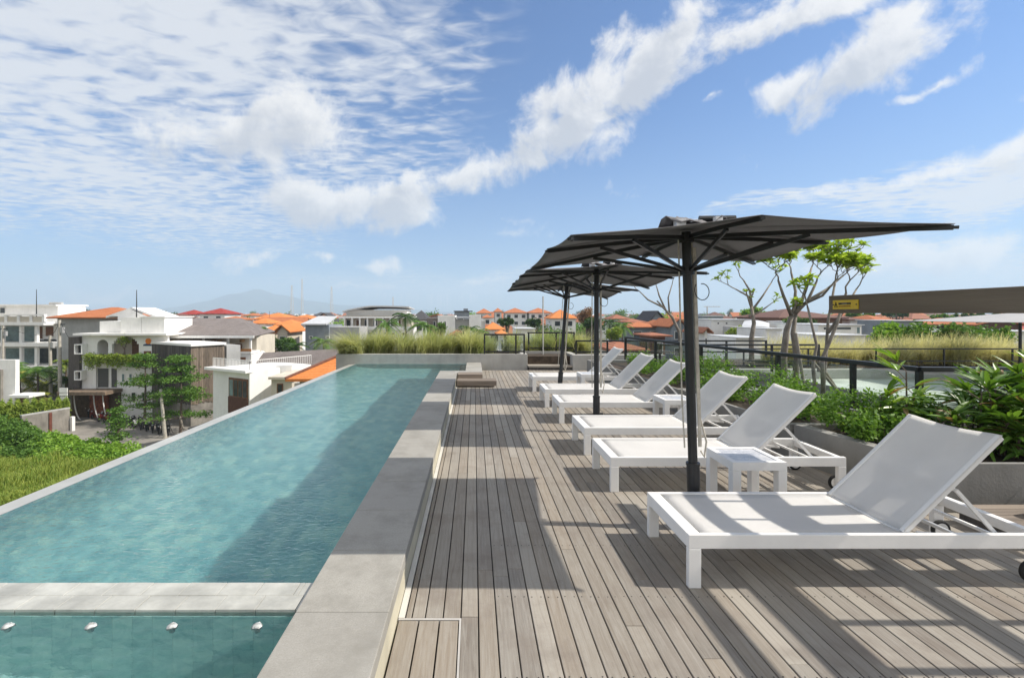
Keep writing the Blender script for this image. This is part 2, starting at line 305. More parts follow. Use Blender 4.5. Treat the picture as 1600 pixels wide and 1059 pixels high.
# ------------------------------------------------------------------ mesh building
class MB:
    def __init__(s): s.v = []; s.f = []
    def add(s, vs, fs):
        k = len(s.v); s.v += [tuple(v) for v in vs]; s.f += [tuple(i + k for i in f) for f in fs]; return s
    def box(s, x0, x1, y0, y1, z0, z1):
        return s.add([(x0, y0, z0), (x1, y0, z0), (x1, y1, z0), (x0, y1, z0), (x0, y0, z1), (x1, y0, z1), (x1, y1, z1), (x0, y1, z1)],
              [(3, 2, 1, 0), (4, 5, 6, 7), (0, 1, 5, 4), (1, 2, 6, 5), (2, 3, 7, 6), (3, 0, 4, 7)])
    def prism(s, poly, z0, z1):
        n = len(poly); a = sum(poly[i][0] * poly[(i + 1) % n][1] - poly[(i + 1) % n][0] * poly[i][1] for i in range(n))
        if a < 0: poly = poly[::-1]
        vs = [(x, y, z0) for x, y in poly] + [(x, y, z1) for x, y in poly]
        return s.add(vs, [tuple(range(n - 1, -1, -1)), tuple(range(n, 2 * n))] + [(i, (i + 1) % n, n + (i + 1) % n, n + i) for i in range(n)])
    def bar(s, a, b, wd, ht, up=(0, 0, 1)):
        a = Vector(a); b = Vector(b); d = (b - a).normalized(); u = Vector(up)
        if abs(d.dot(u)) > .98: u = Vector((0, 1, 0))
        r = d.cross(u).normalized() * wd / 2; t = r.cross(d).normalized() * ht / 2
        vs = [p + i * r + j * t for p in (a, b) for i, j in ((-1, -1), (1, -1), (1, 1), (-1, 1))]
        return s.add(vs, [(0, 1, 2, 3), (7, 6, 5, 4), (0, 4, 5, 1), (1, 5, 6, 2), (2, 6, 7, 3), (3, 7, 4, 0)])
    def tube(s, pts, rs, n=8, cap=True):
        pts = [Vector(p) for p in pts]
        if not isinstance(rs, (list, tuple)): rs = [rs] * len(pts)
        k = len(s.v); prev = None
        for i, p in enumerate(pts):
            d = (pts[min(i + 1, len(pts) - 1)] - pts[max(i - 1, 0)])
            d = d.normalized() if d.length > 1e-9 else Vector((0, 0, 1))
            if prev is None: u = d.orthogonal().normalized()
            else:
                u = prev - d * prev.dot(d); u = u.normalized() if u.length > 1e-6 else d.orthogonal().normalized()
            prev = u; q = d.cross(u)
            for j in range(n):
                an = 2 * math.pi * j / n; s.v.append(tuple(p + (u * math.cos(an) + q * math.sin(an)) * rs[i]))
        for i in range(len(pts) - 1):
            for j in range(n):
                a = k + i * n + j; b = k + i * n + (j + 1) % n; s.f.append((a, b, b + n, a + n))
        if cap:
            s.f.append(tuple(k + j for j in range(n - 1, -1, -1))); e = k + (len(pts) - 1) * n; s.f.append(tuple(e + j for j in range(n)))
        return s
    def cyl(s, c, axis, r, h, n=20):
        c = Vector(c); a = Vector(axis).normalized() * h / 2; return s.tube([c - a, c + a], r, n)
    def ring(s, c, axis, r0, r, n=24, m=8):
        c = Vector(c); a = Vector(axis).normalized(); u = a.orthogonal().normalized(); q = a.cross(u); k = len(s.v)
        for i in range(n):
            t = 2 * math.pi * i / n; dr = u * math.cos(t) + q * math.sin(t)
            for j in range(m):
                p = 2 * math.pi * j / m; s.v.append(tuple(c + dr * (r0 + r * math.cos(p)) + a * r * math.sin(p)))
        for i in range(n):
            for j in range(m):
                A = k + i * m + j; B = k + i * m + (j + 1) % m; C = k + ((i + 1) % n) * m + (j + 1) % m; E = k + ((i + 1) % n) * m + j; s.f.append((A, E, C, B))
        return s
    def obj(s, name, m, parent=None, bevel=0, smooth=False, seg=2):
        me = bpy.data.meshes.new(name); me.from_pydata(s.v, [], s.f); me.update()
        if smooth: me.polygons.foreach_set('use_smooth', [True] * len(me.polygons))
        if m: me.materials.append(m)
        o = bpy.data.objects.new(name, me); COL.objects.link(o)
        if parent: o.parent = parent
        if bevel:
            bm_ = o.modifiers.new('bevel', 'BEVEL'); bm_.width = bevel; bm_.segments = seg; bm_.limit_method = 'ANGLE'
        return o
def npobj(name, V, Fq, m, parent=None):
    me = bpy.data.meshes.new(name); V = np.asarray(V, dtype=np.float32); Fq = np.asarray(Fq, dtype=np.int32); k = Fq.shape[1]
    me.vertices.add(len(V)); me.vertices.foreach_set('co', V.ravel()); me.loops.add(Fq.size); me.loops.foreach_set('vertex_index', Fq.ravel())
    me.polygons.add(len(Fq)); me.polygons.foreach_set('loop_start', np.arange(0, Fq.size, k, dtype=np.int32)); me.update(calc_edges=True)
    me.materials.append(m); o = bpy.data.objects.new(name, me); COL.objects.link(o)
    if parent: o.parent = parent
    return o
def tag(o, label=None, cat=None, group=None, kind=None):
    if label: o['label'] = label
    if cat: o['category'] = cat
    if group: o['group'] = group
    if kind: o['kind'] = kind
    return o
def empty(name, loc=(0, 0, 0), rz=0, label=None, cat=None, group=None):
    o = bpy.data.objects.new(name, None); o.location = loc; o.rotation_euler = (0, 0, rz); o.empty_display_size = .2; COL.objects.link(o)
    return tag(o, label, cat, group)
KIDS = {}
def kids(o): return [c for c in bpy.data.objects if c.parent == o]
def copy_tree(o, parent=None):
    def rec(a, par):
        c = a.copy(); COL.objects.link(c); c.parent = par
        for ch in TREE.get(a.name, []): rec(ch, c)
        return c
    return rec(o, parent)
TREE = {}
def index(o):
    TREE.clear()
    for c in bpy.data.objects:
        if c.parent: TREE.setdefault(c.parent.name, []).append(c)

def rand_dirs(n):
    v = RNG.normal(size=(n, 3)); return v / np.linalg.norm(v, axis=1)[:, None]
def leafset(C, size, aspect=.5, droop=0.0, updir=0.3, jitter=.3):
    """C: n x 3 centres -> folded diamond leaves (2 tris joined as a quad pair)"""
    n = len(C); d = rand_dirs(n); d[:, 2] = d[:, 2] * .6 + updir; d /= np.linalg.norm(d, axis=1)[:, None]
    o = rand_dirs(n); s_ = np.cross(d, o); s_ /= np.linalg.norm(s_, axis=1)[:, None] + 1e-9; nn = np.cross(s_, d)
    L = size * (1 + jitter * RNG.uniform(-1, 1, n))[:, None]; Wd = L * aspect
    b = C - d * L * .5; tp = C + d * L * .5 - np.array([0, 0, 1]) * droop * L; l = C + s_ * Wd * .5 + nn * L * .06; r = C - s_ * Wd * .5 + nn * L * .06
    V = np.stack([b, r, tp, l], 1).reshape(-1, 3); Fq = np.arange(4 * n).reshape(n, 4); return V, Fq
def crown_points(n, R3, clumps, spread, flat=1.0):
    c = rand_dirs(clumps) * (RNG.uniform(.35, 1, clumps) ** .6)[:, None] * np.array(R3); c[:, 2] *= 1
    idx = RNG.integers(0, clumps, n); p = RNG.normal(size=(n, 3)) * spread * np.array([1, 1, flat]); return c[idx] + p

# ================================================================== SETTING
GZ = -11.3
g = MB().add([(-9000, -400, GZ), (9000, -400, GZ), (9000, 9000, GZ), (-9000, 9000, GZ)], [(0, 1, 2, 3)])
M_ground = mat('dry_green_ground', (.09, .11, .045), .95, .35, .03, 0, col2=(.16, .12, .08))
tag(g.obj('ground', M_ground), kind='structure')
# road: lane past the parked scooters
road = MB().add([(-58, 34.5, GZ + .03), (-58, 60, GZ + .03), (-30, 60, GZ + .03), (-24, 47, GZ + .03), (-21, 40, GZ + .03), (-30, 40, GZ + .03), (-36, 47, GZ + .03), (-44, 49, GZ + .03)], [(0, 1, 7), (1, 2, 7), (2, 6, 7), (2, 3, 6), (3, 4, 5, 6)])
tag(road.obj('road', mat('worn_concrete_paving', (.27, .25, .225), .9, .2, .5, .2, 6, stain=.4)), kind='structure')

# hotel body under the roof deck
tag(MB().box(-3.66, 22, -5, 15.9, GZ, -1.4).obj('hotel_block', M_stucco_grey), 'grey rendered block of the hotel carrying the roof deck and pool', 'building')

# deck boards
d = MB(); x = -.375
edges = [-.375, -.34, -.2675, -.17, -.073, .0225]
while edges[-1] < 8.2: edges.append(edges[-1] + .0972)
for i in range(len(edges) - 1):
    x0, x1 = edges[i] + .0032, edges[i + 1] - .0032
    if x0 < 3.9: yend = 14.0
    else: yend = 4.0
    if i < 4 : ystart = 2.605
    else: ystart = -2.5
    ys = [ystart]
    y = ystart + random.uniform(.8, 4.2)
    while y < yend: ys.append(y); y += random.choice([2.4, 3.0, 3.6, 4.2]) + random.uniform(-.2, .2)
    ys.append(yend)
    for a, b in zip(ys[:-1], ys[1:]):
        if b - a > .3 or len(ys) == 2: d.box(x0, x1, a + .0015, b - .0015, -.025, random.uniform(-.0012, .0012))
        else: d.box(x0, x1, a + .0015, b - .0015, -.025, 0)
scw = MB()
for yy in np.arange(-.3, 14, .62):
    for i in range(6, len(edges) - 1):
        if edges[i] < 3.6 and yy < 7 and edges[i] > -.2:
            for q in (.022, .075): scw.cyl((edges[i] + q, yy + random.uniform(-.004, .004), .0012), (0, 0, 1), .0038, .0012, 6)
tag(scw.obj('deck_screws', mat('tarnished_screws', (.06, .055, .05), .5, .1)), kind='structure')
deck = d.obj('deck', M_deck, bevel=.0025, seg=1); tag(deck, kind='structure')
tag(MB().box(-.40, 8.3, -2.6, 14.2, -.3, -.03).obj('deck_base', mat('deck_underlay', (.015, .014, .013), .95)), kind='structure')
tag(MB().box(-.412, -.379, 2.605, 11.0, -.03, .002).obj('deck_edge_strip', mat('pale_edge_concrete', (.62, .60, .55), .85, .1, 3, stain=.3)), kind='structure')
# hatch
hx = empty('deck_hatch', (-.24, 2.2, 0), 0, 'board hatch with thin pale metal rim beside the coping at the bottom of the photo', 'hatch')
hb = MB()
for a, b in ((-.409, -.298), (-.298, -.187), (-.187, -.082)): hb.box(a + .004 + .24, b - .004 + .24, -4, .382, -.025, .001)
hb.obj('hatch_boards', M_deck, hx, bevel=.002, seg=1)
MB().box(-.409 + .24, -.070 + .24, .386, .400, -.02, .003).box(-.080 + .24, -.070 + .24, -4, .386, -.02, .003).obj('rim', mat('pale_metal', (.5, .48, .45), .5, .1), hx)

# pool shell: floor, walls
WZ = .165; PF = -.88
pf = MB().box(-3.5, -.862, 2.39, 14.2, PF - .2, PF).box(-.862, -.22, 12.1, 14.2, PF - .2, PF)
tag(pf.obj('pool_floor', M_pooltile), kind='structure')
tag(MB().box(-3.5, -.862, -2.5, 2.39, -.65, -.5).obj('spa_floor', M_spatile), kind='structure')
pw = MB().box(-.862, -.835, -2.5, 11.6, PF, .15).box(-3.5, -.22, 14.2, 14.23, PF, .15).box(-.862, -.22, 12.07, 12.1, PF, .15).box(-.22, -.19, 12.1, 14.2, PF, .15)
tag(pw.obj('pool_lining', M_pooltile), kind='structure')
cvp = [(-3.494, .161), (-3.49, .0)] + [(-3.49 + .62 * (1 - math.cos(t)), -.26 - .615 * math.sin(t)) for t in np.linspace(0, math.pi / 2, 10)]
cvm = MB(); [cvm.v.extend([(a, -2.5, b), (a, 14.2, b)]) for a, b in cvp]; cvm.f = [(2 * i, 2 * i + 1, 2 * i + 3, 2 * i + 2) for i in range(len(cvp) - 1)]
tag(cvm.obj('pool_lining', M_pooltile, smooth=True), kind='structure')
# infinity edge wall: flush with the water, thin wet sheet
M_wet = mat('wet_grey_stone', (.44, .44, .41), .38, .10, 2.5, .1, 25)
tag(MB().add([(-3.5, -2.5, -1.4), (-3.7, -2.5, -1.4), (-3.7, 14.2, -1.4), (-3.5, 14.2, -1.4), (-3.495, -2.5, .162), (-3.7, -2.5, .150), (-3.7, 14.2, .150), (-3.495, 14.2, .162)],
     [(0, 1, 5, 4), (1, 2, 6, 5), (2, 3, 7, 6), (3, 0, 4, 7), (4, 5, 6, 7)]).obj('infinity_edge_wall', M_wet), 'pale wet overflow wall along the left side of the pool', 'pool wall')
def grid(x0, x1, y0, y1, z): return MB().add([(x0, y0, z), (x1, y0, z), (x1, y1, z), (x0, y1, z)], [(0, 1, 2, 3)])
pwm = grid(-3.5, -.863, 2.63, 14.2, WZ); pwm.add([(-.863, 12.1, WZ), (-.22, 12.1, WZ), (-.22, 14.2, WZ), (-.863, 14.2, WZ)], [(0, 1, 2, 3)])
wo_ = tag(pwm.obj('pool_water', M_water, smooth=True), kind='structure'); wo_.cycles.is_caustics_caster = True
wo_ = tag(grid(-3.5, -.863, -2.5, 2.388, .166).obj('spa_water', M_spa, smooth=True), kind='structure'); wo_.cycles.is_caustics_caster = True; sun.cycles.is_caustics_light = True
# weir between pool and spa, tiled
wr = MB(); xx = -3.49
while xx < -.87:
    e = min(xx + .2, -.864)
    wr.box(xx + .001, e - .001, 2.39, 2.509, -.7, .178 + random.uniform(0, .002)); wr.box(xx - .06 + .001, e - .06 - .001, 2.511, 2.63, -.7, .178 + random.uniform(0, .002)); xx += .2
wr.box(-.924, -.864, 2.511, 2.63, -.7, .178)
tag(wr.obj('spa_divider', M_weirtile, bevel=.002, seg=1), 'pale wet stone ledge dividing the spa from the pool', 'ledge')
tag(wr and MB().box(-3.5, -.862, 2.385, 2.39, -.7, .125).obj('spa_lining', M_spatile), kind='structure')
for i, px in enumerate((12, 142, 269, 402)):
    X = PX(px, 2.285)
    j = empty('spa_jet', (X, 2.285, .168), 0, 'white water jet nozzle in the spa wall, ' + ['at the far left of the row', 'second from the left of the row', 'second from the right of the row', 'nearest the coping'][i], 'jet nozzle', 'row of spa jets')
    dm = MB(); N = 14; hs = [(0.0, .008), (.010, .0075), (.018, .004), (.024, -.002), (.026, -.012)]
    for (r_, z_) in hs:
        for q in range(N):
            a = 2 * math.pi * q / N; k_ = 1 + .14 * math.sin(3 * a + i) + .09 * math.sin(5 * a + 2 * i); dm.v.append((r_ * k_ * math.cos(a), r_ * k_ * math.sin(a), z_ + .0025 * math.sin(7 * a + i * 2 + r_ * 300)))
    for q in range(len(hs) - 1):
        for p_ in range(N): dm.f.append((q * N + p_, (q + 1) * N + p_, (q + 1) * N + (p_ + 1) % N, q * N + (p_ + 1) % N))
    dm.obj('bubbling_water', mat('white_foam', (.50, .52, .51), .5, .3, 60), j, smooth=True)
    MB().tube([(0, 0, -.06), (0, 0, -.014)], [.012, .018], 10).obj('jet_nozzle', mat('steel_pipe', (.3, .40, .40), .4, .1), j)
# coping slabs
cp = MB(); y = -2.5; k = 0
while y < 11.59:
    e = min(y + .602, 11.65); cp.box(-.862, -.4125, y + .0012, e - .0012, .14, .213); y += .602
cp.box(-.862, -.50, 11.653, 12.1, .14, .213).box(-.498, -.1, 11.653, 12.1, .14, .213).box(-.098, .2, 11.653, 12.1, .14, .213)
for a in (12.102, 12.80, 13.5): cp.box(-.22, .2, a, a + .697, .14, .213)
tag(cp.obj('pool_coping', M_coping, bevel=.004), kind='structure')
M_copside = mat('limewashed_side', (.56, .52, .40), .85, .12, 2, .2, 30, stain=.3)
tag(MB().box(-.835, -.416, -2.5, 11.65, -.3, .1395).box(-.835, .196, 11.655, 12.07, -.3, .1395).box(-.19, .196, 12.1, 14.2, -.3, .1395).obj('coping_wall', M_copside), kind='structure')

# back walls
def wall(name, label, x0, x1, y0, y1, z0, z1, m=M_conc):
    return tag(MB().box(x0, x1, y0, y1, z0, z1).obj(name, m, bevel=.006), label, 'wall')
wall('concrete_wall', 'low concrete wall at the far end of the pool and deck', -4.1, 1.58, 14.23, 14.42, -1.4, .45)
wall('concrete_wall', 'low concrete wall at the back of the recess behind the pale pole', 1.58, 2.88, 15.3, 15.5, -1, .45)
wall('concrete_wall', 'short concrete wall behind the farthest loungers', 2.88, 5.6, 14.05, 14.42, -1, .44)
wall('concrete_wall', 'side wall of the recess on its left', 1.40, 1.579, 14.42, 15.3, -1, .449)
wall('concrete_wall', 'side wall of the recess on its right', 2.881, 3.06, 14.42, 15.3, -1, .439)
ps = empty('wooden_platform', (2.23, 14.6, 0), 0, 'low wooden platform in the recess of the far wall', 'platform')
MB().box(-.64, .64, -.55, .65, .08, .13).obj('platform_top', M_deck, ps); MB().box(-.62, .62, -.53, .64, -.02, .079).obj('platform_base', M_darkwood, ps)
# wooden steps to the pool
M_stepw = mat('weathered_step_wood', (.27, .22, .175), .8, .25, 3, .3, 30, stretch=(.15, 3, 3))
for (x0, x1, y0, y1, z0, z1, lb) in ((-.385, .5, 10.76, 11.17, .035, .15, 'lower and wider wooden pool step on the deck'), (-.385, .19, 11.2, 11.64, .06, .235, 'upper and narrower wooden pool step against the coping')):
    s_ = empty('wooden_step', ((x0 + x1) / 2, (y0 + y1) / 2, 0), 0, lb, 'step', 'pool steps')
    hw = (x1 - x0) / 2; hd = (y1 - y0) / 2; t = MB(); n = 3
    for i in range(n): t.box(-hw, hw, -hd + i * 2 * hd / n + .003, -hd + (i + 1) * 2 * hd / n - .003, z1 - .03, z1)
    t.obj('tread', M_stepw, s_); MB().box(-hw, hw, -hd - .02, -hd, z0, z1).obj('riser', M_stepw, s_); MB().box(-hw + .05, hw - .05, -hd + .05, hd - .02, 0, z1 - .031).obj('carcass', M_darkwood, s_)

# pergola beams over the near right (real lath roof, mostly outside the picture)
M_beam = mat('weathered_beam_wood', (.20, .165, .125), .8, .22, 2.5, .4, 40, stretch=(1, .12, 1.6), island=.1)
pg = empty('pergola', (3.0, 2, 0), 0, 'weathered wooden pergola with a long beam carrying a yellow sign', 'pergola')
def beam(x0, x1, y0, y1, z0, z1, nm='beam'): return MB().box(x0 - 3, x1 - 3, y0 - 2, y1 - 2, z0, z1).obj(nm, M_beam, pg, bevel=.004)
beam(2.99, 3.03, -1.5, 4.05, 1.653, 1.80)
beam(3.40, 3.56, -1.5, 4.05, 1.653, 1.80)
for X in (4.35, 5.2): beam(X, X + .06, -1.5, 4.05, 1.653, 1.80)
rd = MB()
for i, y in enumerate([3.94, 3.64, 3.35, 3.06, 2.78]): MB().box(.031, .399, y - 2 - .012, y - 2 + .012, 1.70, 1.725).obj('rod', M_beam, pg)
for y in (2.45, 2.1, 1.75, 1.4, 1.0, .6): MB().box(.561, 2.4, y - 2 - .025, y - 2 + .025, 1.66, 1.70).obj('lath', M_beam, pg)
for y in (3.2, 2.9): MB().box(.561, 2.4, y - 2 - .08, y - 2 + .08, 1.66, 1.70).obj('lath', M_beam, pg)
for X, Y in ((3.42, .2), (3.42, -1.4), (5.2, -1.4), (5.2, .6)): MB().box(X - 3, X - 3 + .1, Y - 2, Y - 2 + .1, 0, 1.652).obj('post', M_beam, pg)
# sign on the beam
sg = empty('warning_sign', (2.985, 3.75, 1.70), 0, 'yellow warning plate fixed to the end of the wooden beam', 'sign')
y0s, y1s = F * 2.985 / (1302 - VX), F * 2.985 / (1341 - VX)   # along Y on the beam's pool-side face
yc = 3.75; Ma_y = mat('yellow_enamel', (.72, .50, .03), .45, .06)
MB().box(-.004, .004, y1s - yc, y0s - yc, -.014, .060).obj('plate', mat('yellow_enamel', (.80, .58, .03), .45, .06), sg)
Mk = mat('black_print', (.02, .02, .02), .6, .1); Mg = mat('grey_print', (.20, .21, .17), .6, .1); Mo = mat('rusty_print', (.42, .16, .02), .6, .2)
ya = y0s - yc; wl_ = y0s - y1s; zc_ = .023
def u2y(u): return ya - wl_ * u      # u = 0 at the beam's end, 1 at the near edge of the plate
tri = MB(); pts = [(u2y(.075), zc_ - .020), (u2y(.20), zc_ - .020), (u2y(.135), zc_ + .021)]
for (a, b) in ((0, 1), (1, 2), (2, 0)): tri.bar((-.005, *pts[a]), (-.005, *pts[b]), .003, .003)
tri.box(-.006, -.0045, u2y(.145), u2y(.125), zc_ - .010, zc_ + .006).obj('warning_triangle', Mk, sg)
MB().box(-.006, -.0045, u2y(.74), u2y(.25), .024, .038).obj('printed_bar', Mk, sg)
MB().box(-.0068, -.0062, u2y(.59), u2y(.38), .026, .036).obj('printed_bar', Mg, sg)
pr_ = MB(); uu = .25
while uu < .72:
    w_ = random.uniform(.012, .03); pr_.box(-.006, -.0045, u2y(uu + w_), u2y(uu), .006, .006 + random.uniform(.006, .009)); uu += w_ + .008
pr_.obj('lettering', Mo, sg)
for yy in (u2y(.035), u2y(.955)): MB().cyl((-.006, yy, zc_), (1, 0, 0), .005, .005, 8).obj('screw', Mk, sg)
# low platform and bolster by the near planter
lp = empty('wooden_platform', (4.25, 3.6, 0), 0, 'dark low wooden platform on the deck beside the near planter', 'platform')
t = MB(); [t.box(-.42, .9, -.27 + i * .1 + .003, -.27 + (i + 1) * .1 - .003, .10, .13) for i in range(5)]; t.obj('platform_top', M_stepw, lp)
MB().box(-.4, .88, -.26, .21, 0, .099).obj('platform_base', M_darkwood, lp)
bl = empty('bolster', (4.42, 3.62, .195), 0, 'brown rolled bolster lying on the dark platform by the planter', 'cushion')
MB().cyl((0, 0, 0), (.96, .2, 0), .063, .5, 20).obj('roll', mat('brown_canvas', (.22, .17, .12), .9, .1, 10), bl, bevel=.01)

# planters
def planter(poly, h, label, wt=.06):
    p = empty('concrete_planter', (poly[0][0], poly[0][1], 0), 0, label, 'planter', 'concrete planters along the deck edge')
    ox, oy = poly[0]; pl = [(a - ox, b - oy) for a, b in poly]
    cx = sum(a for a, b in pl) / len(pl); cy = sum(b for a, b in pl) / len(pl)
    inner = [(cx + (a - cx) * .93, cy + (b - cy) * .95) for a, b in pl]; n = len(pl)
    m = MB(); vs = [(a, b, 0) for a, b in pl] + [(a, b, h) for a, b in pl] + [(a, b, h) for a, b in inner] + [(a, b, h - .12) for a, b in inner]
    fs = []
    for i in range(n):
        j = (i + 1) % n; fs += [(i, j, n + j, n + i), (n + i, n + j, 2 * n + j, 2 * n + i), (2 * n + i, 2 * n + j, 3 * n + j, 3 * n + i)]
    m.add(vs, fs).obj('trough', mat('grey_planter_concrete', (.27, .265, .25), .85, .12, 1.6, .25, 40, stain=.4), p); MB().add([(a, b, h - .06) for a, b in inner], [tuple(range(n))]).obj('soil', M_soil, p); return p
planter([(3.80, 3.98), (7.6, 3.98), (7.6, 5.5), (5.12, 5.45), (3.60, 5.40)], .406, 'nearest concrete planter, corner piece with broad-leaved palms')
planter([(3.575, 5.44), (5.08, 5.49), (4.80, 7.9), (3.40, 7.9)], .40, 'middle concrete planter behind the white loungers')
planter([(3.37, 7.92), (4.77, 7.92), (4.30, 13.0), (3.05, 13.0)], .40, 'farthest concrete planter behind the distant loungers')

# railings
def railing(name, label, pts, posts, z1, z0, wd=.045, glass=True, toprail=.06, group='black railings', bottom=True):
    """pts: list of 2-D corner points; posts: list of 2-D points"""
    r = empty(name, (pts[0][0], pts[0][1], 0), 0, label, 'railing', group); ox, oy = pts[0]
    for (a, b) in zip(pts[:-1], pts[1:]):
        A = Vector((a[0] - ox, a[1] - oy, z1)); B = Vector((b[0] - ox, b[1] - oy, z1)); MB().bar(A, B, toprail, wd).obj('top_rail', M_black, r, bevel=.004)
        if bottom:
            A2 = A.copy(); B2 = B.copy(); A2.z = B2.z = z0 + .05; MB().bar(A2, B2, wd * .9, wd * .9).obj('bottom_rail', M_black, r)
        if glass:
            A3 = A.copy(); B3 = B.copy(); zc = (z0 + .1 + z1 - .06) / 2; A3.z = B3.z = zc; MB().bar(A3, B3, .01, (z1 - .06) - (z0 + .1)).obj('glass_panel', M_glass, r)
    for p in posts: MB().box(p[0] - ox - wd / 2, p[0] - ox + wd / 2, p[1] - oy - wd / 2, p[1] - oy + wd / 2, z0 - .1, z1 - wd / 2).obj('post', M_black, r)
    return r
railing('glass_railing', 'black framed glass railing on the wall behind the pool end', [(PX(756, 14.3), 14.3), (PX(820, 14.3), 14.3)], [(PX(757, 14.3), 14.3), (PX(806, 14.3), 14.3), (PX(819, 14.3), 14.3)], 1.03, .47)
railing('glass_railing', 'black framed glass railing behind the recess and pale pole', [(PX(824, 15.4), 15.4), (PX(898, 15.4), 15.4)], [(PX(826, 15.4), 15.4), (PX(869, 15.4), 15.4), (PX(897, 15.4), 15.4)], 1.04, .50)
railing('metal_railing', 'low black railing with open bays beyond the far loungers', [(PX(899, 14.3), 14.3), (PX(1198, 14.3), 14.3)], [(PX(q, 14.3), 14.3) for q in (900, 949, 1010, 1075, 1135, 1197)], .84, .46, glass=False)
L = [(4.16, 13.2), (4.38, 11.6), (4.63, 9.8), (4.91, 7.76), (5.09, 6.45), (5.21, 5.62)]
railing('glass_railing', 'long slanting glass railing with black top rail behind the planters', [L[0], L[-1], (7.4, 5.56)], L + [(6.3, 5.59)], 1.0, .36, wd=.055, toprail=.07)
railing('metal_railing', 'second black railing down on the lower terrace behind the glass railing', [(PX(1030, 12), 12), (PX(1280, 12), 12)], [(PX(q, 12), 12) for q in (1031, 1085, 1135, 1206, 1279)], .87, .30, glass=False)
railing('metal_railing', 'thin black railing in front of the pale grasses on the right', [(PX(1160, 14.2), 14.2), (PX(1590, 14.2), 14.2)], [(PX(q, 14.2), 14.2) for q in (1162, 1263, 1369, 1475, 1582)], .61, .20, wd=.035, toprail=.035, glass=False)
# lower terrace
M_terr = mat('pale_roof_membrane', (.58, .61, .56), .6, .16, .9, .15, 10, stain=.7)
tag(MB().box(5.3, 22, 5.7, 14.0, -1.39, -.25).obj('lower_terrace', M_terr), kind='structure')
wall('concrete_wall', 'long low pale wall on the far side of the lower terrace', 5.7, 22, 14.02, 14.35, -1.39, .02)
wall('concrete_wall', 'stepped curb wall right behind the slanting glass railing', 5.3, 5.42, 5.7, 13.9, -.25, .0)
tag(MB().box(7.2, 22, 9.5, 9.8, -.25, -.1).obj('terrace_curb', M_terr, bevel=.01), 'pale raised curb crossing the lower terrace', 'curb')
pole = empty('metal_pole', (PX(848.5, 15), 15, .13), 0, 'thin pale metal pole standing on the platform in the recess', 'pole')
MB().tube([(0, 0, 0), (0, 0, 2.06)], .022, 10).obj('shaft', mat('galvanised', (.5, .49, .46), .5, .15), pole); MB().box(-.07, .07, -.07, .07, 0, .015).obj('foot_plate', MATS['galvanised'], pole)

# ================================================================== LOUNGERS
M_sling = mat('white_mesh_fabric', (.74, .73, .71), .8, .03, 2, .12, 900)
def slingmat():
    m = bpy.data.materials.new('woven_sling'); m.use_nodes = True; t = NT(m.node_tree); b = m.node_tree.nodes['Principled BSDF']; out = m.node_tree.nodes['Material Output']
    tcn = t.n('ShaderNodeTexCoord'); n_ = t.noise(tcn.outputs['Object'], 2.5, 5, .6).outputs['Fac']
    c = t.mix(t.mr(n_, .35, .7), (.88, .87, .85), (.82, .81, .79)); t.l(c, b.inputs['Base Color']); b.inputs['Roughness'].default_value = .8
    tr = t.n('ShaderNodeBsdfTranslucent'); t.l(c, tr.inputs[0]); tp = t.n('ShaderNodeBsdfTransparent')
    m1 = t.n('ShaderNodeMixShader'); m1.inputs[0].default_value = .35; t.l(b.outputs[0], m1.inputs[1]); t.l(tr.outputs[0], m1.inputs[2])
    m2 = t.n('ShaderNodeMixShader'); m2.inputs[0].default_value = .09; t.l(m1.outputs[0], m2.inputs[1]); t.l(tp.outputs[0], m2.inputs[2]); t.l(m2.outputs[0], out.inputs[0])
    wv_ = t.n('ShaderNodeTexWave', bands_direction='Y'); wv_.inputs['Scale'].default_value = 90; t.l(tcn.outputs['Object'], wv_.inputs['Vector'])
    bn = t.n('ShaderNodeBump'); bn.inputs['Strength'].default_value = .15; bn.inputs['Distance'].default_value = .001; t.l(wv_.outputs['Fac'], bn.inputs['Height']); t.l(bn.outputs[0], b.inputs['Normal'])
    return m
M_sling = slingmat()
def sheet(f, nu, nv, th=.004):
    m = MB(); vs = [f(i / nu, j / nv) for i in range(nu + 1) for j in range(nv + 1)]
    fs = [(i * (nv + 1) + j, (i + 1) * (nv + 1) + j, (i + 1) * (nv + 1) + j + 1, i * (nv + 1) + j + 1) for i in range(nu) for j in range(nv)]
    return m.add(vs, fs)
LW = .70; LL = 2.18; LH = .322; HX = 1.33
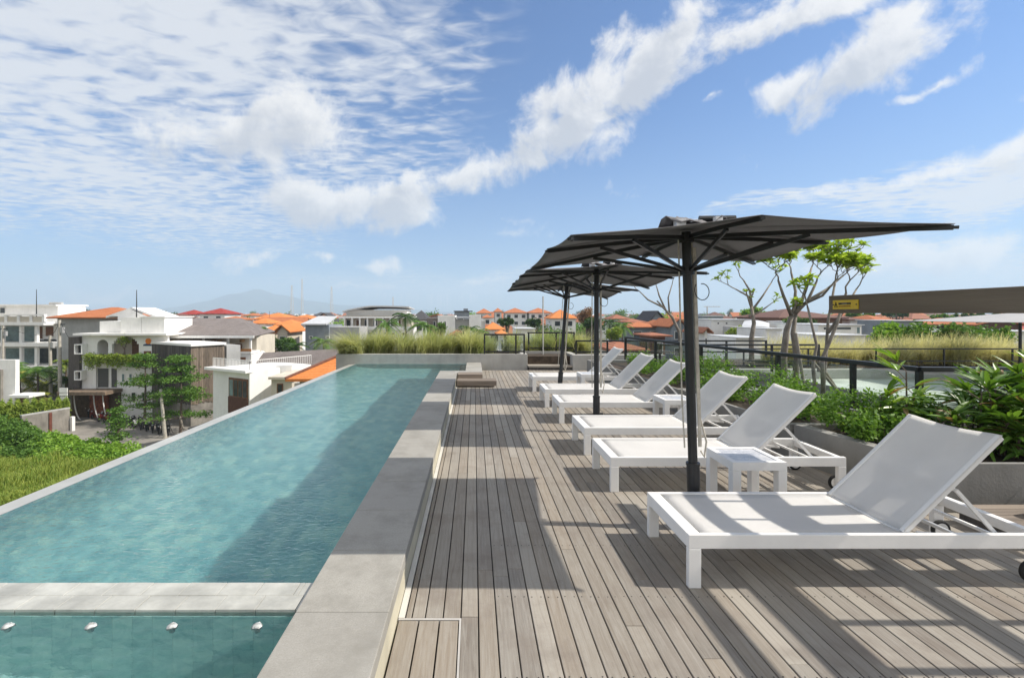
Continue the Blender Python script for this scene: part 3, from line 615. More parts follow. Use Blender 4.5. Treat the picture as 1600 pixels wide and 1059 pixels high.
def make_lounger():
    r = empty('sun_lounger')
    f = MB()
    f.box(0, LL, 0, .035, LH - .085, LH).box(0, LL, LW - .035, LW, LH - .085, LH).box(0, .08, .0352, LW - .0352, LH - .085, LH - .001).box(LL - .05, LL, .0352, LW - .0352, LH - .075, LH - .01)
    f.box(HX - .02, HX + .02, .0352, LW - .0352, LH - .08, LH - .045)
    f.obj('frame', M_white, r, bevel=.004)
    for x in (0, LL - .075):
        for y in (0, LW - .04):
            MB().box(x, x + .075, y - .001 if y == 0 else y, y + .04 if y == 0 else y + .041, .0, LH - .0855).obj('leg', M_white, r, bevel=.004)
    def seat(u, v):
        x = .095 + u * (HX - .10); y = .036 + v * (LW - .072); z = LH - .008 - .018 * math.sin(math.pi * v) * (.4 + .6 * math.sin(math.pi * u))
        return (x, y, z)
    o = sheet(seat, 16, 8).obj('seat_sling', M_sling, r, smooth=True); sl = o.modifiers.new('s', 'SOLIDIFY'); sl.thickness = .004
    # backrest: hinge (HX, LH-.01) to top (HX+.63, LH+.58)
    h0 = Vector((HX, 0, LH - .01)); tp = Vector((HX + .60, 0, LH + .575)); dv = tp - h0
    n = Vector((-dv.z, 0, dv.x)).normalized()
    br = MB(); y0, y1 = .04, LW - .04
    br.bar(h0 + Vector((0, y0 + .013, 0)), tp + Vector((0, y0 + .013, 0)), .026, .035, up=n); br.bar(h0 + Vector((0, y1 - .013, 0)), tp + Vector((0, y1 - .013, 0)), .026, .035, up=n)
    br.bar(h0 + Vector((0, y0 + .03, 0)) - n * .01, h0 + Vector((0, y1 - .03, 0)) - n * .01, .03, .02); br.bar(h0 + dv * .5 + Vector((0, y0 + .03, 0)) - n * .05, h0 + dv * .5 + Vector((0, y1 - .03, 0)) - n * .05, .02, .02)
    b = br.obj('backrest', M_white, r, bevel=.003)
    def bs(u, v):
        sag = .024 * math.sin(math.pi * v) * (u ** 3) ; k = u * (1.0 - sag) + .012
        p = h0 + dv * min(k, 1.005) + n * (.016 - .035 * math.sin(math.pi * v) * math.sin(math.pi * min(1, u * .8 + .1)))
        return (p.x, y0 - .004 + v * (y1 - y0 + .008), p.z)
    o = sheet(bs, 20, 12).obj('backrest_sling', M_sling, b, smooth=True); sl = o.modifiers.new('s', 'SOLIDIFY'); sl.thickness = .005
    # supports
    sp = MB()
    for y in (.06, LW - .06):
        a = h0 + dv * .5 - n * .05; MB().bar((a.x, y, a.z), (HX + .60, y, LH - .045), .014, .022).obj('support_strut', M_white, r)
        MB().bar((HX + .12, y + (.03 if y < .3 else -.03), LH - .03), (HX + .62, y + (.03 if y < .3 else -.03), LH - .075), .014, .02).obj('ratchet_bar', M_white, r)
    sp.bar((HX + .60, .055, LH - .045), (HX + .60, LW - .055, LH - .045), .018, .018).bar((HX + .42, .036, LH - .07), (HX + .42, LW - .036, LH - .07), .02, .02).obj('cross_bar', M_white, r)
    for y in (.065, LW - .065):
        wh = MB().ring((LL - .05, y, .07), (0, 1, 0), .057, .013, 28, 8).obj('wheel', M_rubber, r, smooth=True); MB().cyl((LL - .05, y, .07), (0, 1, 0), .048, .022, 24).obj('hub', M_white, wh)
    return r
lounger = make_lounger(); index(lounger)
LG = [(1.29, 2.885, 0, 'nearest white sun lounger, crossed by pergola shadows'), (1.262, 4.44, 0, 'white sun lounger second from the camera, behind the marble-topped table'),
      (1.284, 5.595, 0, 'white sun lounger third from the camera'), (1.28, 7.215, 0, 'white sun lounger fourth from the camera, beside the second umbrella pole'),
      (1.247, 8.45, 0, 'white sun lounger fifth from the camera, with its foot beyond the second umbrella'), (1.235, 10.14, 0, 'farthest white sun lounger, by the end of the deck')]
for i, (x, y, a, lb) in enumerate(LG):
    o = lounger if i == 0 else copy_tree(lounger)
    o.location = (x, y, 0); o.rotation_euler = (0, 0, R([0, 0, .3, -.3, .2, .4][i])); tag(o, lb, 'sun lounger', 'white sun loungers in a row on the deck')
# side tables
def marble():
    m = bpy.data.materials.new('pale_marble'); m.use_nodes = True; t = NT(m.node_tree); b = m.node_tree.nodes['Principled BSDF']; tcn = t.n('ShaderNodeTexCoord')
    n_ = t.noise(tcn.outputs['Object'], 5, 8, .65, 2.5).outputs['Fac']; c = t.ramp(n_, [(.42, (.66, .66, .67)), (.5, (.40, .42, .46)), (.56, (.64, .64, .65))]); t.l(c, b.inputs['Base Color']); b.inputs['Roughness'].default_value = .28; return m
tb = empty('side_table'); tw, td, th = .44, .45, .45
MB().box(0, tw, 0, .05, th - .07, th).box(0, tw, td - .05, td, th - .07, th).box(0, .05, .0502, td - .0502, th - .07, th).box(tw - .05, tw, .0502, td - .0502, th - .07, th).obj('frame', M_white, tb, bevel=.003)
MB().box(.0505, tw - .0505, .0505, td - .0505, th - .02, th - .006).obj('tabletop', marble(), tb)
for x in (0, tw - .07):
    for y in (0, td - .07): MB().box(x, x + .07, y, y + .07, 0, th - .0705).obj('leg', M_white, tb, bevel=.003)
index(tb)
for i, (x, y, lb) in enumerate([(2.09, 3.88, 'white side table with marble top, nearest the camera beside the umbrella pole'), (2.65, 6.68, 'white side table between the third and fourth loungers'), (2.12, 9.5, 'farthest white side table, between the last two loungers')]):
    o = tb if i == 0 else copy_tree(tb); o.location = (x, y, 0); tag(o, lb, 'side table', 'white side tables between the loungers')

# ================================================================== UMBRELLAS
M_canopy = mat('taupe_canopy_fabric', (.24, .232, .238), .9, .12, 1.2, .2, 300, trans=.18)
def make_umbrella(ropes=True):
    r = empty('umbrella')
    hx_, hy_ = 1.09, .98; ZC, ZR, ZM = 2.31, 2.13, 2.215
    rim = []
    pts8 = [(hx_, hy_, ZR), (0, hy_ * .985, ZM), (-hx_, hy_, ZR), (-hx_ * .985, 0, ZM - .03), (-hx_, -hy_, ZR), (0, -hy_ * .985, ZM), (hx_, -hy_, ZR), (hx_ * .985, 0, ZM - .03)]
    # canopy surface: 8 wedges, cloth slightly sagging between ribs
    m = MB(); n = 10; s = 8
    for k in range(8):
        a = Vector(pts8[k]); b = Vector(pts8[(k + 1) % 8]); c = Vector((0, 0, ZC)); base = len(m.v)
        for i in range(n + 1):
            u = i / n
            for j in range(s + 1):
                v = j / s; p = c.lerp(a, u).lerp(c.lerp(b, u), v)
                sag = math.sin(math.pi * v) * u
                p.z -= .012 * sag; p.x *= 1 - .008 * sag * u; p.y *= 1 - .008 * sag * u
                p.z += .008 * math.sin(math.pi * u) * (1 - .5 * sag)
                m.v.append(tuple(p))
        for i in range(n):
            for j in range(s):
                q = base + i * (s + 1) + j; m.f.append((q, q + s + 1, q + s + 2, q + 1))
    o = m.obj('canopy', M_canopy, r, smooth=True); sl = o.modifiers.new('s', 'SOLIDIFY'); sl.thickness = .004
    # crumpled vent flap on top
    vt = MB(); N = 26
    for i in range(9):
        for j in range(N):
            a = 2 * math.pi * j / N; rr_ = .02 + .20 * i / 8
            z = ZC + .032 + .032 * math.sin(a * 3 + i * .4) * (i / 8) + .024 * math.sin(a * 7 + 1 + i * .9) * (i / 8) + .02 * (1 - i / 8)
            vt.v.append((rr_ * math.cos(a) * 1.2 + .05, rr_ * math.sin(a) * .8, max(z, ZC - .02)))
    for i in range(8):
        for j in range(N): vt.f.append((i * N + j, (i + 1) * N + j, (i + 1) * N + (j + 1) % N, i * N + (j + 1) % N))
    o2 = vt.obj('vent_flap', M_canopy, o, smooth=True); sl = o2.modifiers.new('s', 'SOLIDIFY'); sl.thickness = .004
    MB().tube([(.08, -.05, ZC + .06), (.34, -.08, ZC + .05)], .022, 8).obj('loose_strap', M_black, o)
    MB().box(-.12, -.05, -.12, -.06, ZC + .0, ZC + .05).obj('vent_clip', M_white, o); MB().box(.17, .22, -.13, -.08, ZC, ZC + .06).obj('vent_clip', M_white, o)
    # pole and hubs
    pl = MB().tube([(0, 0, .25), (0, 0, ZC - .03)], .034, 20).obj('pole', M_black, r, smooth=False)
    cl = MB().tube([(0, 0, .02), (0, 0, .50)], .047, 20).tube([(0, 0, .485), (0, 0, .505)], .051, 20).obj('sleeve', M_black, r); MB().cyl((.065, -.01, .26), (1, 0, 0), .014, .045, 10).obj('locking_knob', M_black, cl)
    MB().cyl((0, 0, .008), (0, 0, 1), .085, .016, 24).obj('base_plate', M_black, r)
    MB().cyl((0, 0, ZC - .085), (0, 0, 1), .06, .06, 16).obj('crown_hub', M_black, r); hb_ = MB().cyl((0, 0, 1.985), (0, 0, 1), .055, .07, 16).obj('runner_hub', M_black, r)
    for k in range(8):
        a = Vector(pts8[k]); c = Vector((0, 0, ZC - .07)); t = Vector((a.x * .995, a.y * .995, a.z - .022))
        st = c + (t - c).normalized() * .06
        mid = st.lerp(t, .5); mid.z += .006
        rb = MB().bar(st, mid, .018, .03).bar(mid, t, .018, .028).obj('rib', M_black, r)
        j = st.lerp(t, .52 if k % 2 == 0 else .60); j.z += .0; s0 = Vector((a.x, a.y, 0)).normalized() * .05; MB().bar((s0.x, s0.y, 1.985), (j.x, j.y, j.z - .012), .016, .026).obj('strut', M_black, rb)
        MB().bar(t, t + (t - c).normalized() * .022, .026, .016).obj('rib_tip', M_black, rb)
    MB().tube([(-.06, 0, 2.25), (-.062, 0, 1.9), (-.065, .01, 1.0), (-.06, 0, .62)], .006, 6).obj('rope', M_rope, r)
    MB().tube([(.055, .03, 2.2), (.06, .04, 1.5), (.07, .04, .9), (.11, 0, .66), (.08, -.02, .55), (.05, -.03, .60)], .007, 6).obj('rope', M_rope, r)
    MB().box(.052, .078, .01, .016, .62, 2.16).obj('strap', M_rope, r)
    lp_ = [(.04 + .055 * (1 - math.cos(t)), -.03, 1.83 - .07 * math.sin(t) - .03 * t / 6) for t in np.linspace(-.6, 4.8, 16)]
    MB().tube(lp_, .0035, 6).obj('cord_loop', M_black, r)
    return r
umb = make_umbrella(); index(umb)
for i, (x, y, rx, ry, lb) in enumerate([(1.70, 3.70, 0, -1.7, 'nearest open dark grey umbrella, between the two nearest loungers'),
                                         (1.70, 6.68, -2.2, .6, 'middle open dark grey umbrella on its upright pole'), (1.664, 9.42, -2.5, 4.5, 'farthest open dark grey umbrella, leaning to the right')]):
    o = umb if i == 0 else copy_tree(umb); o.location = (x, y, 0); o.rotation_euler = (R(rx), R(ry), 0); tag(o, lb, 'umbrella', 'open dark grey umbrellas in a row')

# ================================================================== PLANTS ON THE DECK
M_bush1 = leaf('glossy_bush_leaves', (.05, .14, .02), (.24, .40, .06)); M_bush2 = leaf('yellow_green_leaves', (.12, .22, .03), (.34, .40, .06)); M_bush3 = leaf('dark_leaves', (.02, .055, .015), (.06, .13, .03))
def bush(x, y, z, rx, ry, rz, n, size, label, m=M_bush1, cat='bush', name='leafy_bush', group='bushes in the planters', clumps=26, stems=7):
    r = empty(name, (x, y, z), 0, label, cat, group)
    C = crown_points(n, (rx, ry, rz), clumps, min(rx, rz) * .27); C[:, 2] += rz * .9; C[:, 2] = np.maximum(C[:, 2], .01 + .02 * RNG.random(n)) if rz < 1.5 else C[:, 2]
    V, Fq = leafset(C, size, .55); npobj('foliage', V, Fq, m, r)
    st = MB()
    for i in range(stems):
        a = random.uniform(0, 6.28); k = random.uniform(.2, .8); p = Vector((math.cos(a) * rx * k, math.sin(a) * ry * k, rz * random.uniform(.9, 1.5)))
        st.tube([(p.x * .2, p.y * .2, -.03), (p.x * .5, p.y * .5, p.z * .5), p], [rz * .025, rz * .018, rz * .008], 5)
    st.obj('stems', M_bark, r); return r
BS = [(3.95, 10.6, .55, .9, .22, 2600), (3.75, 9.0, .42, .5, .22, 2000), (4.25, 8.4, .32, .45, .29, 1500), (3.85, 7.4, .38, .5, .20, 2200), (4.35, 6.9, .34, .45, .27, 1700), (4.05, 6.2, .42, .45, .20, 2600), (4.25, 5.4, .5, .42, .20, 3200), (4.05, 4.75, .32, .36, .15, 2600), (4.6, 5.15, .35, .3, .2, 2000)]
BL = ['farthest leafy bush in the planter, behind the last loungers', 'light green bush behind the fourth lounger', 'tall bush touching the slanting glass railing', 'bright green bush left of the near umbrella pole',
      'bush right of the near umbrella pole against the glass', 'full green bush above the second lounger', 'low spreading bush trailing over the planter rim', 'small fine-leaved bush just left of the near backrest', 'bush under the railing at the foot of the broad palms']
for (b_, lb) in zip(BS, BL): bush(b_[0], b_[1], .36, b_[2], b_[3], b_[4], b_[5], .045, lb)
# broad-leaved palms in the near planter
M_lance = leaf('lance_leaves', (.035, .10, .015), (.19, .33, .05), .3, .4); M_lance2 = leaf('young_lance_leaves', (.10, .22, .02), (.26, .38, .05), .35, .35)
def lance(m, base, dirv, L_, Wd, droop):
    base = Vector(base); dv = Vector(dirv).normalized(); side = dv.cross(Vector((0, 0, 1)))
    side = side.normalized() if side.length > .05 else Vector((1, 0, 0)); k = len(m.v); N = 6
    tw = random.uniform(-.6, .6); upv = side.cross(dv); side = (side * math.cos(tw) + upv * math.sin(tw))
    for i in range(N + 1):
        u = i / N; p = base + dv * L_ * u + Vector((0, 0, -droop * L_ * u * u)); wv2 = Wd * (math.sin(math.pi * min(1, u * .9 + .08)) ** .7) * .5
        m.v += [tuple(p - side * wv2 + upv * wv2 * .35), tuple(p), tuple(p + side * wv2 + upv * wv2 * .35)]
    for i in range(N):
        q = k + i * 3; m.f += [(q, q + 1, q + 4, q + 3), (q + 1, q + 2, q + 5, q + 4)]
def broadpalm(x, y, h, nst, label, seed, young=False):
    random.seed(seed); r = empty('broadleaf_palm', (x, y, .35), 0, label, 'plant', 'broad-leaved palms in the near planter'); st = MB(); lf = MB(); dry = MB()
    for s_ in range(nst):
        bx, by = random.uniform(-.22, .22), random.uniform(-.18, .18); hh = h * random.uniform(.5, 1); lx, ly = random.uniform(-.12, .12), random.uniform(-.1, .1)
        st.tube([(bx, by, -.05), (bx + lx * .5, by + ly * .5, hh * .5), (bx + lx, by + ly, hh)], [.012, .010, .007], 6)
        for f_ in range(5):
            zc = hh * (.45 + .14 * f_); a0 = random.uniform(0, 6.28); el_ = .1 + f_ * .25
            pd = Vector((math.cos(a0), math.sin(a0), el_)).normalized(); pb = Vector((bx + lx * zc / hh, by + ly * zc / hh, zc)); pe = pb + pd * random.uniform(.06, .16)
            st.tube([pb, pe], [.005, .004], 5)
            nl = random.randint(5, 7)
            for q in range(nl):
                a = a0 + (q - (nl - 1) / 2) * .42; e = el_ + random.uniform(-.15, .25) - abs(q - nl / 2) * .06
                tgt = dry if random.random() < .05 else lf
                lance(tgt, pe, (math.cos(a), math.sin(a), e), random.uniform(.20, .32), random.uniform(.030, .048), random.uniform(.1, .45))
    st.obj('stem', M_bark, r); lf.obj('fronds', M_lance2 if young else M_lance, r)
    if dry.v: dry.obj('dry_fronds', leaf('dry_leaf', (.20, .12, .05), (.36, .26, .13)), r)
BPL = [(4.55, 5.0, .72, 3, 'tall slim broad-leaved palm in front of the glass railing, left of the dense clump', 11, 1), (5.0, 4.75, .55, 8, 'broad-leaved palm at the left of the dense clump above the near backrest', 12, 0), (5.35, 4.9, .62, 9, 'broad-leaved palm in the middle of the dense clump', 13, 0),
       (5.35, 4.4, .40, 9, 'low broad-leaved palm spilling over the near planter rim', 14, 0), (5.0, 4.35, .36, 8, 'low broad-leaved palm directly above the near backrest', 15, 0), (5.75, 4.9, .75, 8, 'tallest broad-leaved palm at the right edge of the photo', 16, 1), (5.75, 4.4, .5, 10, 'dark broad-leaved palm at the right edge behind the bolster', 17, 0), (4.7, 4.6, .3, 5, 'small broad-leaved palm in the planter corner', 18, 0)]
for b_ in BPL: broadpalm(*b_)
random.seed(21)

# ornamental grasses
def grassmat(name, c1, c2):
    return leaf(name, c1, c2, .45, .7)
M_grass = grassmat('fountain_grass', (.20, .26, .07), (.62, .60, .36)); M_grass2 = grassmat('pale_fountain_grass', (.36, .35, .17), (.74, .69, .48))
def blades(bases, hts, lean, wd, seg=5, wind=(.35, 0)):
    n = len(bases); a = RNG.uniform(0, 2 * np.pi, n); l = RNG.uniform(.15, 1, n) * lean
    dx = np.cos(a) * l + wind[0] * RNG.uniform(.2, 1, n) * lean; dy = np.sin(a) * l + wind[1]
    Vs = []; 
    for i in range(seg + 1):
        u = i / seg; px_ = bases[:, 0] + dx * hts * u ** 1.8; py_ = bases[:, 1] + dy * hts * u ** 1.8; pz_ = bases[:, 2] + hts * (u - .38 * np.sqrt(dx * dx + dy * dy) * u ** 2.6)
        ww = wd * (1 - u * .85) * .5; ca, sa = np.cos(a + 1.57), np.sin(a + 1.57)
        Vs.append(np.stack([px_ - ca * ww, py_ - sa * ww, pz_], 1)); Vs.append(np.stack([px_ + ca * ww, py_ + sa * ww, pz_], 1))
    V = np.stack(Vs, 1); k = 2 * (seg + 1); base = (np.arange(n) * k)[:, None]
    Fq = np.concatenate([base + np.array([[2 * i, 2 * i + 1, 2 * i + 3, 2 * i + 2]]) for i in range(seg)], 0); return V.reshape(-1, 3), Fq
def grassfield(name, label, x0, x1, y0, y1, z, n_cl, per, h, m, lean=.75, wd=.012, wind=(.35, 0)):
    cx = RNG.uniform(x0, x1, n_cl); cy = RNG.uniform(y0, y1, n_cl); ch = RNG.uniform(.6, 1.2, n_cl)
    idx = RNG.integers(0, n_cl, n_cl * per); n = len(idx)
    b = np.stack([cx[idx] + RNG.normal(size=n) * .07, cy[idx] + RNG.normal(size=n) * .07, np.full(n, z)], 1); ht = h * ch[idx] * RNG.uniform(.55, 1.1, n)
    V, Fq = blades(b, ht, lean, wd, wind=wind); o = npobj(name, V, Fq, m); return tag(o, label, 'grass', kind='stuff')
grassfield('fountain_grass', 'yellow-green fountain grass behind the far end of the pool', -4.0, .25, 14.6, 15.7, .38, 62, 120, .80, M_grass, 1.0, .02)
grassfield('fountain_grass', 'pale fountain grass behind the black framed glass panels', .25, 3.7, 15.5, 16.4, .35, 45, 110, .82, M_grass, 1.0, .02, wind=(.1, 0))
grassfield('fountain_grass', 'long golden fountain grass behind the thin railing on the right', 9.7, 18, 14.7, 16.8, .05, 120, 130, .95, M_grass2, 1.0, .02, wind=(.45, 0))
grassfield('fountain_grass', 'tuft of fountain grass hanging over the left end of the pool wall', -4.2, -3.5, 14.45, 14.75, .40, 9, 140, .8, M_grass, 1.3, .02, wind=(-.3, -.5))
tag(MB().box(-4.1, 3.9, 14.43, 16.6, -.5, .37).obj('grass_bed', M_soil), kind='structure'); tag(MB().box(5.8, 22, 14.36, 17.2, -1.2, .03).obj('roof_bed', M_soil), kind='structure')

# frangipani trees
M_fr = leaf('frangipani_leaves', (.16, .28, .03), (.50, .62, .10), .5, .4)
def frangipani(x, y, z, paths, leaves, label, seed, r0=.08, leaflen=.14, props=True):
    random.seed(seed); r = empty('frangipani_tree', (x, y, z), 0, label, 'tree', 'frangipani trees on the terrace'); t = MB(); lf = MB()
    def grow(p, d, L_, rad, depth):
        q = p + d * L_ * .5 + Vector((random.uniform(-.03, .03), random.uniform(-.03, .03), 0)); e = p + d * L_
        t.tube([p, q, e], [rad, rad * .92, rad * .85], 6, cap=True)
        if depth <= 1:
            if random.random() < leaves:
                for i in range(random.randint(7, 11)):
                    a = random.uniform(0, 6.28); lance(lf, e, (math.cos(a), math.sin(a), random.uniform(-.2, 1.6)), leaflen * random.uniform(.6, 1.2), leaflen * .36, random.uniform(.1, .4))
        if depth == 0: return
        a0 = random.uniform(0, 6.28); nb = random.choice([2, 2, 3])
        for i in range(nb):
            a = a0 + i * 2 * math.pi / nb + random.uniform(-.4, .4); sd_ = Vector((math.cos(a), math.sin(a), 0)); nd = (d * .9 + sd_ * random.uniform(.4, .85) + Vector((0, 0, random.uniform(.1, .5)))).normalized()
            grow(e, nd, L_ * random.uniform(.72, .92), max(.006, rad * .68), depth - 1)
    for (pts, rr_, L_, dep) in paths:
        vs = [Vector(p) for p in pts]; t.tube(vs, [rr_ * (1 - .5 * i / (len(vs) - 1)) for i in range(len(vs))], 9); grow(vs[-1], (vs[-1] - vs[-2]).normalized(), L_, rr_ * .4, dep)
    t.obj('trunk', M_pbark, r, smooth=True)
    if lf.v: lf.obj('crown', M_fr, r)
    return r
def rel(px, py, Y, o): v = P(px, py, Y); return (v.x - o[0], v.y - o[1], v.z - o[2])
o1 = (PX(1225, 9.4), 9.4, -.8); q_ = lambda a, b, dy=0, o=o1: rel(a, b, 9.4 + dy, o)
frangipani(*o1, [([(0, 0, 0), q_(1224, 560), q_(1229, 515), q_(1238, 490)], .078, .15, 1), ([(.24, .15, 0), q_(1245, 560, .1), q_(1239, 520, .1), q_(1243, 492, .1)], .068, .15, 1),
  ([q_(1237, 494), q_(1224, 462, -.1), q_(1216, 438, -.2)], .036, .16, 4), ([q_(1240, 492), q_(1243, 455, .2), q_(1236, 425, .3)], .036, .16, 4), ([q_(1242, 490), q_(1262, 470), q_(1276, 440, -.1)], .04, .17, 4), ([q_(1262, 470), q_(1292, 452, .1), q_(1318, 430, .3)], .032, .15, 4), ([q_(1250, 480), q_(1262, 440, .5), q_(1268, 418, .6)], .032, .16, 4), ([q_(1255, 475), q_(1285, 462, -.3), q_(1300, 445, -.5)], .03, .15, 4)], 1, 'large leafy frangipani tree with thick twin trunk behind the glass railing', 3, leaflen=.14)
o2 = (PX(1283, 8.6), 8.6, -.8)
frangipani(*o2, [([(0, 0, 0), rel(1270, 570, 8.6, o2), rel(1276, 540, 8.6, o2), rel(1262, 480, 8.6, o2)], .035, .22, 2), ([(0.05, 0, 0), rel(1285, 560, 8.6, o2), rel(1308, 505, 8.6, o2), rel(1322, 458, 8.6, o2)], .04, .24, 3), ([(-.05, 0, 0), rel(1290, 560, 8.7, o2), rel(1294, 500, 8.8, o2), rel(1305, 440, 8.8, o2)], .035, .25, 3), ([rel(1294, 520, 8.7, o2), rel(1322, 480, 8.7, o2), rel(1338, 452, 8.7, o2)], .028, .2, 2)], 1, 'slender many-stemmed frangipani tree right of the thick twin trunk', 5)
o3 = (PX(1175, 14.6), 14.6, -.8); q_ = lambda a, b, dy=0, o=o3: rel(a, b, 14.6 + dy, o)
frangipani(*o3, [([(0, 0, 0), q_(1174, 530), q_(1178, 505), q_(1174, 478)], .085, .25, 1), ([q_(1174, 480), q_(1168, 462), q_(1150, 452)], .04, .27, 2), ([q_(1175, 482), q_(1172, 455), q_(1162, 438)], .04, .3, 2), ([q_(1176, 484), q_(1192, 462), q_(1205, 442)], .035, .26, 2), ([q_(1170, 494), q_(1186, 488), q_(1200, 478)], .035, .25, 1)], .8, 'small half-bare frangipani tree left of the leafy one', 8, leaflen=.17)
o4 = (PX(1066, 13.6), 13.6, -.2); q_ = lambda a, b, dy=0, o=o4: rel(a, b, 13.6 + dy, o)
frangipani(*o4, [([(0, 0, 0), q_(1062, 520), q_(1050, 495), q_(1034, 478)], .055, .2, 0), ([q_(1034, 479), q_(1012, 468), q_(1000, 456)], .028, .25, 1), ([q_(1040, 484), q_(1030, 462), q_(1026, 448)], .028, .25, 1), ([q_(1046, 490), q_(1044, 465), q_(1050, 445)], .026, .28, 1)], .12, 'bare leaning frangipani tree beside the near umbrella pole', 10)
for i, (a, b, lb) in enumerate([((1256, 600), (1243, 520), 'pale wooden prop leaning on the thick frangipani trunk'), ((1300, 600), (1266, 560), 'short wooden prop crossing below the slender frangipani'), ((1318, 625), (1278, 562), 'long wooden prop slanting down to the right of the frangipani')]):
    A = P(a[0], a[1], 9.0); B = P(b[0], b[1], 9.1); A = B + (A - B) * ((B.z + .8) / max(.1, B.z - A.z)) if False else A
    k = (B.z + .8) / (B.z - A.z); A = B + (A - B) * k
    tag(MB().tube([A, B], .028, 8).obj('tree_prop', M_propwood), lb, 'prop', 'wooden tree props')
random.seed(33)

# ================================================================== TOWN
def E(root, Yf, name, px0, px1, py0, py1, dy, th, m, parent=None, bevel=0):
    """box whose front face covers the given stretch of the facade plane at distance Yf + dy"""
    Y = Yf + dy; x0, x1, z1, z0 = PX(px0, Yf), PX(px1, Yf), PZ(py0, Yf), (GZ if py1 is None else PZ(py1, Yf)); o = root.location
    return MB().box(x0 - o.x, x1 - o.x, Y - o.y, Y + th - o.y, z0 - o.z, z1 - o.z).obj(name, m, parent or root)
OCC = []
def building(name, label, px, Y, rad=8, cat='building', group=None):
    r = empty(name, (PX(px, Y), Y, GZ), 0, label, cat, group); OCC.append((PX(px, Y), Y, rad)); return r
def win(root, Yf, px0, px1, py0, py1, m=M_glassd, fr=M_stucco, dy=-.06, fw=.10):
    """a window: frame part with pane sub-part"""
    f = E(root, Yf, 'window', px0, px1, py0, py1, dy, .12, fr); k = fw * F / Yf
    p = MB(); Y = Yf + dy - .02; o = root.location
    p.box(PX(px0 + k, Yf) - o.x, PX(px1 - k, Yf) - o.x, Y - o.y, Y + .03 - o.y, PZ(py1 - k, Yf) - o.z, PZ(py0 + k, Yf) - o.z).obj('pane', m, f); return f
def hip(cx, cy, hw, hd, z0, z1, over=.6, ridge=.45, th=.18, ang=0):
    """hip roof with thickness; ridge along x"""
    m = MB(); a, b = hw + over, hd + over; rl = max(0.02, a - b * (1 if ridge is None else ridge / .45)) if a > b else .05
    vs = [(-a, -b, z0), (a, -b, z0), (a, b, z0), (-a, b, z0), (-rl, 0, z1), (rl, 0, z1), (-a, -b, z0 - th), (a, -b, z0 - th), (a, b, z0 - th), (-a, b, z0 - th)]
    vs = [(cx + x * math.cos(ang) - y * math.sin(ang), cy + x * math.sin(ang) + y * math.cos(ang), z) for x, y, z in vs]
    return m.add(vs, [(0, 1, 5, 4), (1, 2, 5), (2, 3, 4, 5), (3, 0, 4), (6, 7, 1, 0), (7, 8, 2, 1), (8, 9, 3, 2), (9, 6, 0, 3), (9, 8, 7, 6)])
def gable(cx, cy, hw, hd, z0, z1, over=.6, th=.2, along='x'):
    m = MB(); a, b = hw + over, hd + over
    prof = [(-b, z0), (0, z1), (b, z0), (b, z0 - th), (0, z1 - th), (-b, z0 - th)]
    vs = []
    for e in (-a, a):
        for (q, z) in prof: vs.append((cx + e, cy + q, z) if along == 'x' else (cx + q, cy + e, z))
    return m.add(vs, [(0, 6, 7, 1), (1, 7, 8, 2), (2, 8, 9, 3), (3, 9, 10, 4), (4, 10, 11, 5), (5, 11, 6, 0), (0, 1, 4, 5), (1, 2, 3, 4), (6, 11, 10, 7), (7, 10, 9, 8)])
HN = 0; HOUSES = []
def house(px0, px1, pr, pe, Y, dep, rm, wm, label, kind='hip', pbase=None, wins=True, name='tiled_house', group=None, along='x', rz=0, floors=2, winm=M_glassd, over=.7):
    """walls under the eaves between px0 and px1 (at distance Y), ridge at py=pr, eaves at py=pe"""
    xc = (PX(px0, Y) + PX(px1, Y)) / 2; hw = (PX(px1, Y) - PX(px0, Y)) / 2 - over; hd = dep / 2; ze = PZ(pe, Y) - GZ; zr = EYE - (pr - VY) * (Y + hd) / F - GZ
    r = empty(name, (xc, Y + hd, GZ), rz, label, 'house' if 'house' in name else 'building', group); OCC.append((xc, Y + hd, max(hw, hd) + 1)); HOUSES.append(r)
    MB().box(-hw, hw, -hd, hd, 0, ze - .05).obj('wall', wm, r)
    (hip(0, 0, hw, hd, ze, zr, over) if kind == 'hip' else gable(0, 0, hw if along == 'x' else hd, hd if along == 'x' else hw, ze, zr, over, along=along)).obj('roof', rm, r)
    if kind == 'gable':
        g = MB()
        if along == 'x':
            for e in (-hw, hw): g.add([(e, -hd, ze - .06), (e, hd, ze - .06), (e, 0, zr - .3)], [(0, 1, 2)])
        else: g.add([(-hw, -hd, ze - .06), (hw, -hd, ze - .06), (0, -hd, zr - .3)], [(0, 1, 2)])
        g.obj('gable_wall', wm, r)
    if wins:
        n = max(1, min(6, int(hw * 2 / 3.2)))
        for fl in range(floors):
            zt = ze - .9 - fl * 3.2
            if zt < 2: break
            for i in range(n):
                wx = -hw + (i + .5) * 2 * hw / n; ww = min(.8, hw / n * .5)
                f = MB().box(wx - ww - .08, wx + ww + .08, -hd - .06, -hd + .02, zt - 1.6, zt).obj('window', M_stucco, r)
                if Y < 260: MB().box(wx - ww, wx + ww, -hd - .09, -hd - .061, zt - 1.52, zt - .08).obj('pane', winm, f)
    return r

